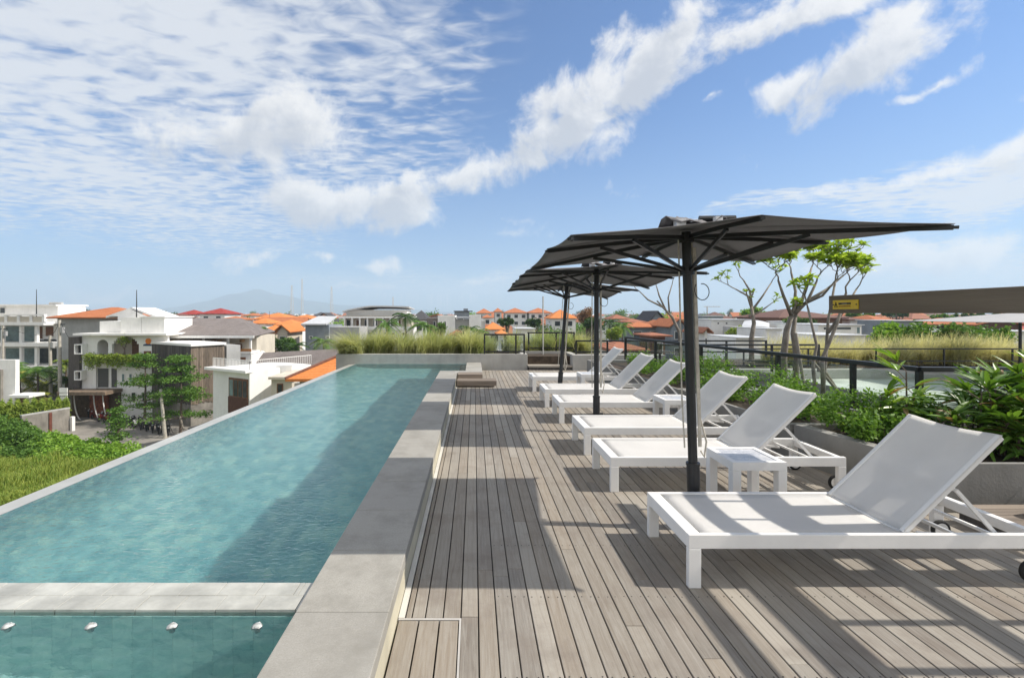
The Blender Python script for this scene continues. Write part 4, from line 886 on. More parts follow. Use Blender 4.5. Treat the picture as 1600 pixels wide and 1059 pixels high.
# ---- left foreground buildings
b1 = building('hotel', 'white flat-roofed hotel with balustraded roof terrace at the far left', 20, 80, 14)
Y1 = 80
E(b1, Y1, 'wall', -80, 142, 506, None, 4, 10, M_stucco); E(b1, Y1, 'penthouse', -80, 66, 477, 503, 3.0, 6, M_stucco); E(b1, Y1, 'roof_slab', -82, 67.5, 475, 477.5, 2.4, 7, M_stucco)
E(b1, Y1, 'floor_slab', -80, 73, 503, 508, -.6, 6, M_stucco); E(b1, Y1, 'floor_slab', 57, 150, 502.5, 506, 1.5, 6, M_stucco); E(b1, Y1, 'floor_slab', -80, 112, 535, 541, -.4, 5, M_stucco); E(b1, Y1, 'floor_slab', -80, 112, 571, 576, -.4, 5, M_stucco)
b1.location
for q in range(-3, 4): E(b1, Y1, 'parapet_pier', q * 19.5 + 12, q * 19.5 + 16, 491.5, 503, -.6, .5, M_stucco)
for q in range(-3, 3): E(b1, Y1, 'balustrade', q * 19.5 + 16, q * 19.5 + 31.5, 494.5, 503, -.45, .2, M_cream)
E(b1, Y1, 'parapet_cap', -80, 74, 491, 493, -.65, .6, M_stucco)
for q in (-30, 4, 33, 57, 92, 121): E(b1, Y1, 'column', q - 2, q + 1.5, 508, None, -.1, .5, M_stucco)
for (a, b, c, d_, mm) in ((-30, 3, 509, 534, M_glassb), (6, 31, 509, 534, M_glassb), (35, 55, 509, 534, M_glassb), (60, 68, 509, 530, M_frame), (71, 85, 509, 526, M_frame), (95, 106, 509, 534, M_glassb), (109, 118, 509, 534, M_glassb), (126, 138, 507, 520, M_glassb), (6, 55, 543, 570, M_glassb), (60, 90, 543, 570, M_glassd), (95, 112, 543, 570, M_glassb), (60, 90, 530, 535, M_glassd), (0, 9, 480, 490, M_glassd)):
    win(b1, Y1 + (3.94 if c > 500 else 2.95), a, b, c, d_, mm)
for q in (40, 47, 54): t = MB().cyl((PX(q, Y1) - b1.location.x, 5, PZ(473.5, Y1) - GZ), (1, 0, 0), .28, .7, 10).obj('water_tank', M_stucco_grey, b1)
antenna = lambda px, p0, Y, lb: tag(MB().tube([(PX(px, Y), Y, PZ(500, Y)), (PX(px, Y), Y, PZ(p0, Y))], [.09, .04], 6).obj('antenna_mast', M_black), lb, 'mast')
antenna(57, 452, 82, 'thin antenna mast on the white hotel at the far left'); antenna(213.5, 453, 66, 'thin dark antenna mast above the gabled white villa')

house(80, 207, 480, 495.5, 70, 9, M_orange, M_stucco_grey, 'long orange-roofed house behind the white villa on the left', wins=False, kind='hip', over=.9)
gb = building('gabled_annex', 'white gabled annex between the orange roof and the grey shingle roof', 201, 66, 4)
E(gb, 66, 'wall', 184, 219, 494, None, 0, 6, M_stucco); gx = PX(201, 66) - gb.location.x
gable(gx, 3, 2.0, 3.1, PZ(494, 66) - GZ, PZ(480, 66) - GZ, .45, .25, along='y').obj('roof', M_stucco, gb); MB().add([(gx - 2.6, -.0, PZ(494, 66) - GZ), (gx + 2.6, -.0, PZ(494, 66) - GZ), (gx, -.0, PZ(482, 66) - GZ)], [(0, 1, 2)]).obj('gable_wall', M_stucco, gb)

Yv = 60
v = building('villa', 'white villa with arched terrace, trailing plants and an orange sun emblem', 185, Yv, 9, 'villa')
E(v, Yv, 'side_cladding', 111, 128, 526, 606, -.4, 6, M_darkwood); E(v, Yv, 'wall', 128, 150, 524, None, 0, 7, M_stucco); E(v, Yv, 'wall', 150, 262, 559, None, .3, 8, M_stucco)
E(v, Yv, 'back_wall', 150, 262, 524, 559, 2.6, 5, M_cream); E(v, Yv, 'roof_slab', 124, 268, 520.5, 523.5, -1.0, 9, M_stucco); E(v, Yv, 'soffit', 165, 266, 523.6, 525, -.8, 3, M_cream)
for a, b, c in ((148, 184, 502), (184, 216.5, 496), (217, 253, 496)): E(v, Yv, 'upper_block', a, b, c, 520.4, .8 if c == 502 else .5, 6, M_stucco)
E(v, Yv, 'upper_cap', 215.5, 255, 494.5, 496, .3, 6.4, M_stucco); E(v, Yv, 'balcony_floor', 143, 245, 556, 560, -.6, 3.2, M_stucco)
def arch_wall(root, Yf, px0, px1, pt, pb, arches, dy, th, m):
    """wall with round-headed openings, built as vertical strips"""
    o = root.location; mb = MB(); cuts = sorted(set([px0, px1] + [a + (b - a) * i / 14 for a, b, s in arches for i in range(15)]))
    for x0, x1 in zip(cuts[:-1], cuts[1:]):
        c = (x0 + x1) / 2; low = pb
        for a, b, s in arches:
            if a < c < b:
                rr_ = (b - a) / 2; low = s - math.sqrt(max(0, rr_ * rr_ - (c - (a + b) / 2) ** 2)) * (1 if s - rr_ > pt + 1 else (s - pt - 2) / rr_)
        mb.box(PX(x0, Yf) - o.x, PX(x1, Yf) - o.x, Yf + dy - o.y, Yf + dy + th - o.y, PZ(low, Yf) - o.z, PZ(pt, Yf) - o.z)
    return mb.obj('arcade', m, root)
arch_wall(v, Yv, 150, 262, 523.7, 556, [(152, 169, 539), (175, 217, 544)], 0, .35, M_stucco)
E(v, Yv, 'door', 184, 197, 531, 556, 2.5, .1, M_frame); win(v, Yv, 224, 238, 547, 556, M_frame)
MB().cyl((PX(232, Yv) - v.location.x, -.03, PZ(533, Yv) - GZ), (0, 1, 0), .36, .06, 24).obj('sun_emblem', mat('orange_paint', (.72, .20, .01), .6, .05), v)
wvm = MB(); navy = mat('navy_paint', (.04, .07, .14), .6, .05)
for i in range(16):
    a = 224 + i; zt = 538.3 - 1.6 * max(0, math.sin((a - 224) / 5.5 * 1.4)); wvm.box(PX(a, Yv) - v.location.x, PX(a + 1, Yv) - v.location.x, -.05, -.002, PZ(540.3, Yv) - GZ, PZ(zt, Yv) - GZ)
wvm.obj('wave_emblem', navy, v)
for a, b, c, d_ in ((125, 137, 537, 552.5), (125, 136, 578, 592.5)):
    f = MB(); o = v.location; x0, x1, z1, z0 = PX(a, Yv) - o.x, PX(b, Yv) - o.x, PZ(c, Yv) - GZ, PZ(d_, Yv) - GZ
    f.box(x0, x1, -.9, 0, z1 - .12, z1).box(x0, x1, -.9, 0, z0, z0 + .12).box(x0, x0 + .1, -.9, 0, z0 + .12, z1 - .12).box(x1 - .1, x1, -.9, 0, z0 + .12, z1 - .12).obj('box_window', M_stucco, v); MB().box(x0 + .1, x1 - .1, -.3, -.25, z0 + .12, z1 - .12).obj('pane', M_glassd, v)
for a, b, c, d_ in ((152.5, 171.5, 574, 606), (173.5, 184.5, 574, 606)): win(v, Yv + .3, a, b, c, d_, mat('dark_blind', (.10, .10, .095), .7, .2, 5, 0, 30, stretch=(.1, .1, 12)))
for a in (190, 201.5): win(v, Yv + .3, a, a + 6, 583, 597, M_glassb)
for a in (205, 222, 239): win(v, Yv + .3, a, a + 8, 612, 628, M_glassd)
cn = E(v, Yv, 'entrance_canopy', 117, 189, 607, 612, -2.6, 2.9, mat('brown_canopy', (.23, .17, .12), .8, .2, 3))
E(v, Yv, 'entrance_shade_panel', 112, 187, 613, None, -.02, .3, mat('shaded_wood', (.12, .08, .05), .8, .3, 3)); E(v, Yv, 'brick_panel', 143, 171, 617, None, -.3, .25, M_brick)  # flat dark slab; its colour paints the shade under the canopy
for a in (130, 160, 174):
    pts = [(PX(a, Yv) - v.location.x + .9 * (1 - math.cos(t)), -1.4, 0 + 3.5 * (1 - math.sin(t)) * 1.0) for t in np.linspace(0, 1.5, 8)]
    MB().tube(pts, .07, 6).obj('curved_bracket', M_stucco, v)
# hanging plants of the villa terrace
def foliage(name, label, cat, C, size, m, loc=(0, 0, 0), aspect=.55, group=None, droop=.2, stems=None, kind=None):
    V, Fq = leafset(np.asarray(C), size, aspect, droop)
    if stems is None:
        o = npobj(name, V, Fq, m); o.location = loc; return tag(o, label, cat, group, kind)
    r = empty(name, loc, 0, label, cat, group); npobj('crown', V, Fq, m, r); stems.obj('trunk', M_bark, r); return r
n = 5200; cx = RNG.uniform(PX(143, Yv), PX(242, Yv), n); hang = RNG.random(n) ** 1.7
cl = (np.sin(cx * 2.1) * .5 + np.sin(cx * 5.3 + 1) * .5 + 1) / 2
C = np.stack([cx, Yv - .9 + RNG.normal(size=n) * .3, PZ(555, Yv) + .45 * RNG.random(n) * cl - hang * (.5 + 1.5 * cl)], 1)
foliage('trailing_plants', 'bright yellow-green trailing plants over the villa terrace edge', 'plant', C, .22, M_bush2)
tg = MB().tube([(0, 0, 0), (.05, 0, 1.0), (.3, 0, 1.7)], [.1, .07, .04], 6).tube([(.03, 0, .8), (-.4, 0, 1.6)], [.06, .03], 6)
C = crown_points(400, (.9, .5, .5), 9, .18) + np.array([0, 0, 2.0]); foliage('small_tree', 'small bare-stemmed tree growing on the villa terrace', 'tree', C, .2, M_bush2, (PX(198, Yv), Yv - .4, PZ(556, Yv)), stems=tg)
# shingle-roofed wing
Yw = 63
s_ = building('shingled_wing', 'white wing with balconies under a wide grey shingle roof', 325, Yw, 9)
o = s_.location; z0r, z1r = PZ(523.5, Yw - 1.2), PZ(497, Yw + 7)
rf = MB(); a0, a1, b0, b1_ = PX(266, Yw - 1.2), PX(396, Yw - 1.2), PX(252, Yw + 7), PX(377, Yw + 7)
rf.add([(a0 - o.x, -1.2, z0r - GZ), (a1 - o.x, -1.2, z0r - GZ), (b1_ - o.x, 7, z1r - GZ), (b0 - o.x, 7, z1r - GZ), (a0 - o.x, -1.2, z0r - GZ - .2), (a1 - o.x, -1.2, z0r - GZ - .2), (b1_ - o.x + 2, 14, z0r - GZ - .2), (b0 - o.x, 14, z0r - GZ - .2), (b1_ - o.x + 2, 14, z0r - GZ), (b0 - o.x, 14, z0r - GZ)],
       [(0, 1, 2, 3), (4, 5, 1, 0), (1, 5, 6, 8, 2), (3, 9, 7, 4, 0), (3, 2, 8, 9), (7, 6, 5, 4)]).obj('roof', M_shingle, s_)
MB().box(a0 - o.x - .1, a1 - o.x + .1, -1.35, -1.19, z0r - GZ - .38, z0r - GZ - .06).obj('gutter', M_stucco, s_)
MB().bar((a0 - o.x - .05, -1.25, z0r - GZ + .05), (b0 - o.x - .05, 7, z1r - GZ + .08), .25, .3).obj('verge_board', M_stucco, s_)
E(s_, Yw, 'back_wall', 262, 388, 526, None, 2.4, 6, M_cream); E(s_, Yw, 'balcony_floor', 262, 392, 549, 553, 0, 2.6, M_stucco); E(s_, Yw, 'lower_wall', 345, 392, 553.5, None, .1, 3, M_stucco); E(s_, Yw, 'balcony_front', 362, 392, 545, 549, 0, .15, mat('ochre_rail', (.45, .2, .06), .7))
for q in (273, 317, 355, 390.5): E(s_, Yw, 'column', q - 1.3, q + 1.3, 526, 549, .05, .3, M_stucco)
for a, b, c, d_ in ((340, 347, 533, 541), (368, 378, 537, 545), ): win(s_, Yw + 2.4, a, b, c, d_, M_frame, M_frame)
for a in (288, 296, 322, 332, 368): MB().cyl((PX(a, Yw) - o.x, 1.8, PZ(533.5, Yw) - GZ), (0, 0, 1), .33, .35, 12).obj('rattan_lamp', mat('rattan', (.36, .2, .08), .8, .2, 6), s_)
win(s_, Yw + .1, 374, 384, 558, 563.5, M_frame, M_frame)

# ---- rotated boxes: footprint from corner points
def panel(mb, A, B, u0, u1, z0, z1, out):
    A = Vector(A); B = Vector(B); d = B - A; n = Vector((d.y, -d.x)).normalized() * out
    p, q = A + d * u0, A + d * u1; vs = [(p.x, p.y), (q.x, q.y), (q.x + n.x, q.y + n.y), (p.x + n.x, p.y + n.y)]; return mb.prism(vs, z0, z1)
wb = building('timber_clad_building', 'tall building clad in dark weathered vertical timber boards', 298, 57, 7)
c0 = Vector((PX(298, 55), 55)); cL = Vector((PX(238, 60), 60)); dR = Vector((5, 7.7)).normalized(); cR = c0 + dR * 3.9; o2_ = Vector((wb.location.x, wb.location.y))
c0, cL, cR = c0 - o2_, cL - o2_, cR - o2_; cB = cL + (cR - c0); zt = PZ(541, 55) - GZ
MB().prism([tuple(cL * 1), tuple(c0), tuple(cR), tuple(cB)], 0, zt).obj('core', M_concd, wb)
for (A, B, nb, mm, nm) in ((cL, c0, 44, M_darkwood, 'cladding'), (c0, cR, 20, M_litwood, 'cladding')):  # dark boards on the shaded face, browner on the sunlit: light put into colour
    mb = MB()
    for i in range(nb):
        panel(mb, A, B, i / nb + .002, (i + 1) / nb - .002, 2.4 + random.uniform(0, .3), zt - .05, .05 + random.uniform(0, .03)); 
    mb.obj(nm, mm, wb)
cc = (c0 + cB) / 2; MB().prism([tuple(cc + (q - cc) * 1.06) for q in (cL, c0, cR, cB)], zt, zt + .28).obj('roof_cap', M_stucco, wb)
an = MB().prism([tuple(c0 + dR * 3.9 + Vector((.2, .2))), tuple(c0 + dR * 5.6 + Vector((.3, .1))), tuple(c0 + dR * 5.6 + Vector((-2, 2))), tuple(c0 + dR * 3.9 + Vector((-2, 2)))], 0, zt - .15).obj('rear_block', M_stucco_grey, wb)

wh = building('white_house', 'white flat-roofed house with a brown framed window and roof terrace railing', 390, 45, 6, 'house')
o2_ = Vector((wh.location.x, wh.location.y)); q0 = Vector((PX(390, 44), 44)) - o2_; qL = Vector((PX(333, 47), 47)) - o2_; dS = Vector((3, 5)).normalized(); qR = q0 + dS * 7; qB = qL + dS * 7; zt = PZ(580, 44) - GZ
MB().prism([tuple(qL), tuple(q0), tuple(qR), tuple(qB)], 0, zt).obj('wall', M_stucco, wh)
ctr = (qL + qR) / 2; MB().prism([tuple(ctr + (q - ctr) * 1.0 + e) for q, e in ((qL, Vector((-.6, -.5))), (q0, Vector((-.05, -.7))), (q0 + dS * .4, Vector((.0, 0))), (qL + dS * .4, Vector((-.3, 0))))], zt - .12, zt + .12).obj('eave_slab', M_stucco, wh)
f = panel(MB(), qL, q0, .46, .97, zt - 4.0, zt - .75, .07).obj('window', M_frame, wh)
for i in range(4): panel(MB(), qL, q0, .485 + i * .12, .58 + i * .12, zt - 2.45, zt - .95, .09).obj('pane', M_glassb if i in (0,) else M_glassd, f)
panel(MB(), qL, q0, .455, .975, zt - 4.1, zt - 2.55, .12).obj('window_panel', mat('brown_slats', (.12, .05, .03), .7, .3, 4, .3, 20, stretch=(6, 6, .5)), f)
for u in (.02, .2): panel(MB(), qL, q0, u, u + .14, 1.6, 2.5, .06).obj('window', M_glassd, wh)
rl = MB()
for A, B in ((qL, q0), (q0, qR)):
    L_ = (B - A).length; nn_ = int(L_ / .22)
    for i in range(nn_ + 1):
        p = A + (B - A) * i / nn_; rl.box(p.x - .015, p.x + .015, p.y - .015, p.y + .015, zt + .12, zt + .95)
    rl.bar((A.x, A.y, zt + .97), (B.x, B.y, zt + .97), .06, .05)
rl.obj('railing', M_stucco, wh)
for i, (a, b_, h_) in enumerate([(400, 12, 1.0), (416, 10, 1.0)]): pass
wl = building('cream_outbuilding', 'low cream walled outbuilding with a small door beside the white house', 440, 43, 4)
E(wl, 43, 'wall', 424, 456, 592, None, 0, 5, M_cream); E(wl, 43, 'coping', 422, 462, 588, 592, -.4, 5.5, M_cream); win(wl, 43, 433, 442.5, 599, 614, M_glassd, M_frame); E(wl, 43, 'wall', 456, 500, 600, None, .6, 3, M_stucco_grey)
pr = building('white_balcony_house', 'small white balcony house between the white house and the orange hip roof', 445, 46, 3)
E(pr, 47, 'wall', 431, 457, 583, None, 0, 4, M_stucco); rl = MB(); o = pr.location
for i in range(20): xq = PX(432 + i * 1.25, 46.8) - o.x; rl.box(xq - .02, xq + .02, .8, .84, PZ(583, 46.8) - GZ, PZ(572, 46.8) - GZ)
rl.box(PX(431, 46.8) - o.x, PX(457, 46.8) - o.x, .78, .86, PZ(572, 46.8) - GZ, PZ(571, 46.8) - GZ).obj('railing', M_stucco, pr)
# grey shingle roof 2 and orange hip roof in front
sh2 = building('shingled_house', 'house with grey-brown shingle roof and white gable behind the pool edge', 460, 52, 9, 'house')
Yg = 50; o = sh2.location; zE = PZ(588, Yg) - GZ; zR = PZ(551, Yg + 4) - GZ
MB().box(PX(402, Yg) - o.x, PX(560, Yg) - o.x, Yg - o.y + .5, Yg + 8 - o.y, 0, zE).obj('wall', M_stucco, sh2)
xL = PX(410, Yg + 4) - o.x; xR = PX(570, Yg + 4) - o.x; y0_ = Yg - o.y
MB().add([(xL, y0_, zE), (xR, y0_, zE), (xR, y0_ + 4, zR + .6), (xL, y0_ + 4, zR), (xR, y0_ + 9, zE), (xL, y0_ + 9, zE), (xL, y0_, zE - .2), (xR, y0_, zE - .2), (xL, y0_ + 9, zE - .2), (xR, y0_ + 9, zE - .2)], [(0, 1, 2, 3), (3, 2, 4, 5), (6, 7, 1, 0), (5, 4, 9, 8), (8, 9, 7, 6)]).obj('roof', M_shingle, sh2)
MB().add([(xL + .4, y0_ + .3, zE), (xL + .4, y0_ + 8.4, zE), (xL + .4, y0_ + 4, zR - .25)], [(0, 1, 2)]).obj('gable_wall', M_stucco, sh2)
for A, B in (((xL, y0_, zE + .05), (xL, y0_ + 4, zR + .08)), ((xL, y0_ + 9, zE), (xL, y0_ + 4, zR + .08))): MB().bar(A, B, .22, .28).obj('verge_board', M_stucco, sh2)
Yo = 36; oh = empty('tiled_house', (PX(508, Yo), Yo + 3, GZ), 0, 'orange hip-roofed house just beyond the far left corner of the pool', 'house'); zE = PZ(592, Yo) - GZ; zR = PZ(558, Yo + 3) - GZ
MB().box(-2.2, 4, -2.2, 3, 0, zE).obj('wall', M_stucco_grey, oh)
MB().add([(-3, -3, zE), (4.6, -3, zE), (4.6, 3.5, zE), (-3, 3.5, zE), (0, 0, zR), (2.5, 0, zR), (-3, -3, zE - .2), (4.6, -3, zE - .2)], [(0, 1, 5, 4), (1, 2, 5), (2, 3, 4, 5), (3, 0, 4), (6, 7, 1, 0)]).obj('roof', M_orange3, oh)
MB().tube([(-3, -3, zE + .05), (0, 0, zR + .07), (2.5, 0, zR + .07)], .11, 6).tube([(0, 0, zR + .06), (4.6, -3, zE + .05)], .09, 6).obj('ridge_tiles', mat('dark_ridge', (.2, .09, .06), .9), oh)

# ---- compound at the left edge
cw = building('compound_wall', 'stained concrete compound wall with a rusty post beside the parked scooters', 75, 50, 5, 'wall')
Yc = 49
o = cw.location; A = Vector((PX(34, 49) - o.x, 49 - o.y)); B = Vector((PX(109, 53) - o.x, 53 - o.y)); zc = PZ(641, 52) - GZ
panel(MB(), A, B, 0, 1, 0, zc, -.25).obj('wall', M_concd, cw); panel(MB(), A, B, 0, 1.01, zc, zc + .12, -.3).obj('coping', M_stucco_grey, cw); panel(MB(), A, B, .54, .60, 0, zc - .1, .12).obj('post', M_rust, cw); panel(MB(), A, B, 1.0, 1.07, 0, zc - .9, .4).obj('pier', M_stucco, cw)
gt = building('gate_house', 'white wall block with a brown gate and flat white canopy at the left edge', 20, 58, 3, 'gate')
E(gt, 54, 'wall', -30, 24, 562, None, 0, .5, M_stucco); E(gt, 54, 'stone_pier', -8, 5, 577, None, -.3, .3, M_concd); E(gt, 54, 'canopy', 20, 53, 616, 620, -.6, 2, M_stucco); E(gt, 54, 'gate_pier', 38, 47, 620, None, .2, .5, M_stucco); E(gt, 54, 'gate', 25, 38, 621, None, .4, .1, M_frame)
bw = building('boundary_wall', 'grey boundary wall in front of the palms on the left', 65, 66, 2, 'wall'); E(bw, 66, 'wall', 25, 112, 606, None, 0, .3, M_concd)
n = 6500; xs = RNG.uniform(-2, 108, n); yh = 51.2 + (xs - 34) / 75 * 4 + np.abs(RNG.normal(size=n)) * .8; C = np.stack([(xs - VX) * yh / F, yh, GZ + 1.2 + RNG.random(n) * (1.75 + .6 * (1 - xs / 108)) + .35 * np.sin(xs * .5)], 1)
foliage('croton_hedge', 'yellow-green hedge of long leaves behind the stained compound wall', 'hedge', C, .55, M_bush2, aspect=.22, droop=.5)
M_pole = mat('concrete_pole', (.46, .43, .37), .85, .15, 3, stain=.3)
def upole(pxb, pyb, pxt, pyt, Y, label, wires=True, r0=.2):
    a = P(pxb, pyb, Y); a.z = GZ; b = P(pxt, pyt, Y); r = empty('utility_pole', a, 0, label, 'pole', 'concrete utility poles'); e = b - a
    MB().tube([(0, 0, 0), tuple(e)], [r0, r0 * .65], 10).obj('shaft', M_pole, r)
    if wires: MB().box(e.x - .7, e.x + .7, -.08, .08, e.z - .6, e.z - .48).obj('crossarm', M_black, r); MB().box(e.x + .15, e.x + .5, -.15, .2, e.z - 1.6, e.z - .9).obj('junction_box', M_stucco_grey, r)
    return a + e
p1 = upole(80, 640, 78, 524, 62, 'concrete utility pole on the left of a close pair by the palms', r0=.24); p2 = upole(94, 640, 93, 500, 60, 'taller concrete utility pole on the right of the close pair', r0=.24); p3 = upole(258, 684, 251, 608, 50, 'short mossy concrete pole standing in front of the parked scooters', False, .2); p4 = upole(4, 600, 5, 508, 72, 'concrete utility pole at the left edge of the photo', r0=.2)
tag(MB().tube([P(287, 672, 51), P(281, 650, 51)], .1, 8).obj('timber_stake', M_propwood), 'leaning pale timber stake right of the mossy pole', 'stake')
for i, (a, b, lb) in enumerate([(p1, p2, 'slack cable between the pair of utility poles'), (p2, P(140, 575, 60), 'cable running from the taller pole to the villa'), (p4, p1, 'cable from the left edge pole to the pair of poles'), (p3, P(270, 676, 50.2), 'stay cable slanting down from the mossy pole')]):
    pts = [a.lerp(b, t) + Vector((0, 0, -.5 * math.sin(math.pi * t))) for t in np.linspace(0, 1, 9)]; tag(MB().tube(pts, .025, 4).obj('cable', M_black), lb, 'cable', 'overhead cables')
st = building('shop_sign', 'stacked white sign boards on a frame near the palms', 98, 57, 1, 'sign')
for i, (a, b) in enumerate(((606, 613), (614, 618.5), (620, 625.5))): E(st, 56, 'board', 92.5, 105, a, b, 0, .08, M_stucco)
for q in (92.3, 104.5): E(st, 56, 'post', q, q + 1, 605, None, .1, .08, M_black)

# ---- scooters
def make_scooter(col, nm):
    r = empty('parked_scooter'); mb = MB()
    # body profile extruded with a tapered width
    prof = [(-.85, .62), (-.55, .78), (-.05, .76), (.05, .45), (.38, .40), (.52, .95), (.60, .98), (.62, .60), (.50, .28), (-.10, .24), (-.45, .35), (-.80, .48)]
    nP = len(prof); vs = []
    for s_, k in ((-1, 1), (1, 1)):
        for x, z in prof: vs.append((x, s_ * (.17 if x < .3 else .10), z))
    mb.add(vs, [tuple(range(nP - 1, -1, -1)), tuple(range(nP, 2 * nP))] + [(i, (i + 1) % nP, nP + (i + 1) % nP, nP + i) for i in range(nP)])
    mb.obj('body', col, r, bevel=.04)
    MB().box(-.72, -.02, -.15, .15, .76, .85).obj('seat', M_rubber, r, bevel=.03)
    for x in (-.58, .66):
        wq = MB().ring((x, 0, .27), (0, 1, 0), .21, .055, 18, 8).obj('wheel', M_rubber, r, smooth=True); MB().cyl((x, 0, .27), (0, 1, 0), .10, .06, 12).obj('rim', MATS['galvanised'], wq)
    MB().bar((.66, 0, .27), (.54, 0, 1.0), .07, .05).obj('fork', M_black, r); hb = MB().tube([(.46, -.33, 1.06), (.56, 0, 1.02), (.46, .33, 1.06)], .02, 6).obj('handlebar', M_black, r)
    MB().box(.60, .68, -.08, .08, .84, .96).obj('headlight', M_sheet, r, bevel=.02)
    for s_ in (-1, 1): MB().box(.48, .50, s_ * .30 - .05, s_ * .30 + .05, 1.15, 1.22).obj('mirror', M_sheet, hb)
    return r
protos = [make_scooter(mat('glossy_black_paint', (.015, .015, .018), .25, .1), 'black'), make_scooter(mat('glossy_red_paint', (.28, .015, .015), .25, .1), 'red'), make_scooter(mat('glossy_white_paint', (.55, .55, .55), .3, .05), 'white'), make_scooter(mat('teal_paint', (.02, .16, .17), .3, .05), 'teal')]
index(None); used = set()
SCT = [(122, 61.5, 1, 'red scooter at the left end of the parked row'), (130, 61, 1, 'second red scooter from the left end of the parked row'), (139, 60.4, 0, 'black scooter between the two groups of red scooters'), (147, 60, 1, 'red scooter just left of the brick panel'),
       (158, 58.2, 1, 'large red scooter in the middle of the parked row'), (167, 57.6, 1, 'red scooter right beside the teal one'), (176, 57, 3, 'teal scooter in the parked row'), (185, 56.6, 0, 'black scooter next to the teal one'), (193, 56, 0, 'black scooter second after the teal one'), (202, 55.4, 0, 'black scooter third after the teal one'),
       (211, 54.8, 2, 'white scooter among the black ones'), (220, 54.0, 0, 'black scooter next to the white one'), (229, 53.4, 0, 'black scooter in front of the layered trees'), (238, 52.6, 0, 'black scooter left of the mossy pole'), (247, 52.0, 0, 'black scooter right behind the mossy pole'), (263, 51.4, 0, 'black scooter at the right end of the parked row'),
       (189, 57.4, 0, 'black scooter tucked in behind the first black pair'), (206, 56.2, 0, 'black scooter tucked behind the white one, on its left'), (215, 55.5, 0, 'black scooter tucked behind the white one, on its right'), (224, 54.7, 0, 'black scooter half hidden behind the layered tree trunk'), (233, 54.0, 0, 'black scooter in the rear row left of the mossy pole'), (255, 52.8, 0, 'black scooter in the rear row right of the mossy pole')]
for i, (px, Y, k, lb) in enumerate(SCT):
    if k in used: o = copy_tree(protos[k])
    else: o = protos[k]; used.add(k)
    o.location = (PX(px, Y), Y, GZ + .03); o.rotation_euler = (0, R(4), R(-62 + random.uniform(-10, 10))); tag(o, lb, 'scooter', 'scooters parked along the lane')

# ---- vegetation kinds
M_leafA = leaf('mid_green_canopy', (.045, .12, .02), (.17, .30, .05)); M_leafB = leaf('deep_green_canopy', (.022, .06, .015), (.08, .15, .035)); M_leafC = leaf('fresh_green_canopy', (.12, .28, .03), (.32, .48, .07)); M_leafD = leaf('reddish_canopy', (.16, .08, .05), (.28, .17, .10))
def layered(px, Y, h, wdt, label, seed, n=4600):
    random.seed(seed); r = empty('layered_tree', (PX(px, Y), Y, GZ), 0, label, 'tree', 'layered trees beside the scooters'); t = MB().tube([(0, 0, 0), (.1, 0, h * .5), (0, .1, h)], [.16, .1, .03], 8); Cs = []; L_ = 6
    for k in range(L_):
        z = h * (.28 + .70 * k / (L_ - 1)); rad = wdt * (1 - .68 * (k / (L_ - 1)) ** 1.3) * random.uniform(.85, 1.1)
        z += random.uniform(-.35, .35)
        for b in range(7):
            if random.random() < .14: continue
            a = b * .9 + k * .5 + random.uniform(-.4, .4); L2 = rad * random.uniform(.5, 1.1); e = Vector((math.cos(a) * L2, math.sin(a) * L2, z + random.uniform(.1, .35))); t.tube([(0, 0, z - .25), e * .6 + Vector((0, 0, z * .4 - .05)), e], [.05, .03, .012], 5)
            m_ = n // (L_ * 7); u = RNG.uniform(.25, 1.08, m_)[:, None]; Cs.append(np.array(e)[None] * [1, 1, 0] * u + np.array([0, 0, e.z]) + RNG.normal(size=(m_, 3)) * [.36, .36, .15])
    V, Fq = leafset(np.concatenate(Cs), .26, .5, .1, .1); npobj('crown', V, Fq, M_leafA, r); t.obj('trunk', M_bark, r); return r
layered(226, 56, 7.8, 3.2, 'slim layered tree in front of the villa', 41); layered(282, 51.5, 8.2, 3.6, 'broad layered tree in front of the dark timber cladding', 42, 7600)
layered(183, 45, 3.6, 1.1, 'young layered tree growing out of the roadside bushes', 43, 1500)
def roundtree(loc, rx, rz, h, n, size, m, label, group=None, clumps=30, name='broadleaf_tree', spread=None):
    r = empty(name, loc, 0, label, 'tree', group); C = crown_points(n, (rx, rx, rz), clumps, (spread or min(rx, rz) * .24)); C[:, 2] += h; V, Fq = leafset(C, size, .6, .15); npobj('crown', V, Fq, m, r)
    t = MB().tube([(0, 0, -.2), (.05 * h, 0, h * .5), (0, 0, h)], [.05 * h, .035 * h, .015 * h], 7)
    for i in range(5): a = random.uniform(0, 6.28); t.tube([(0, 0, h * .55), (math.cos(a) * rx * .6, math.sin(a) * rx * .6, h + rz * random.uniform(-.2, .4))], [.025 * h, .006 * h], 5)
    t.obj('trunk', M_bark, r); return r
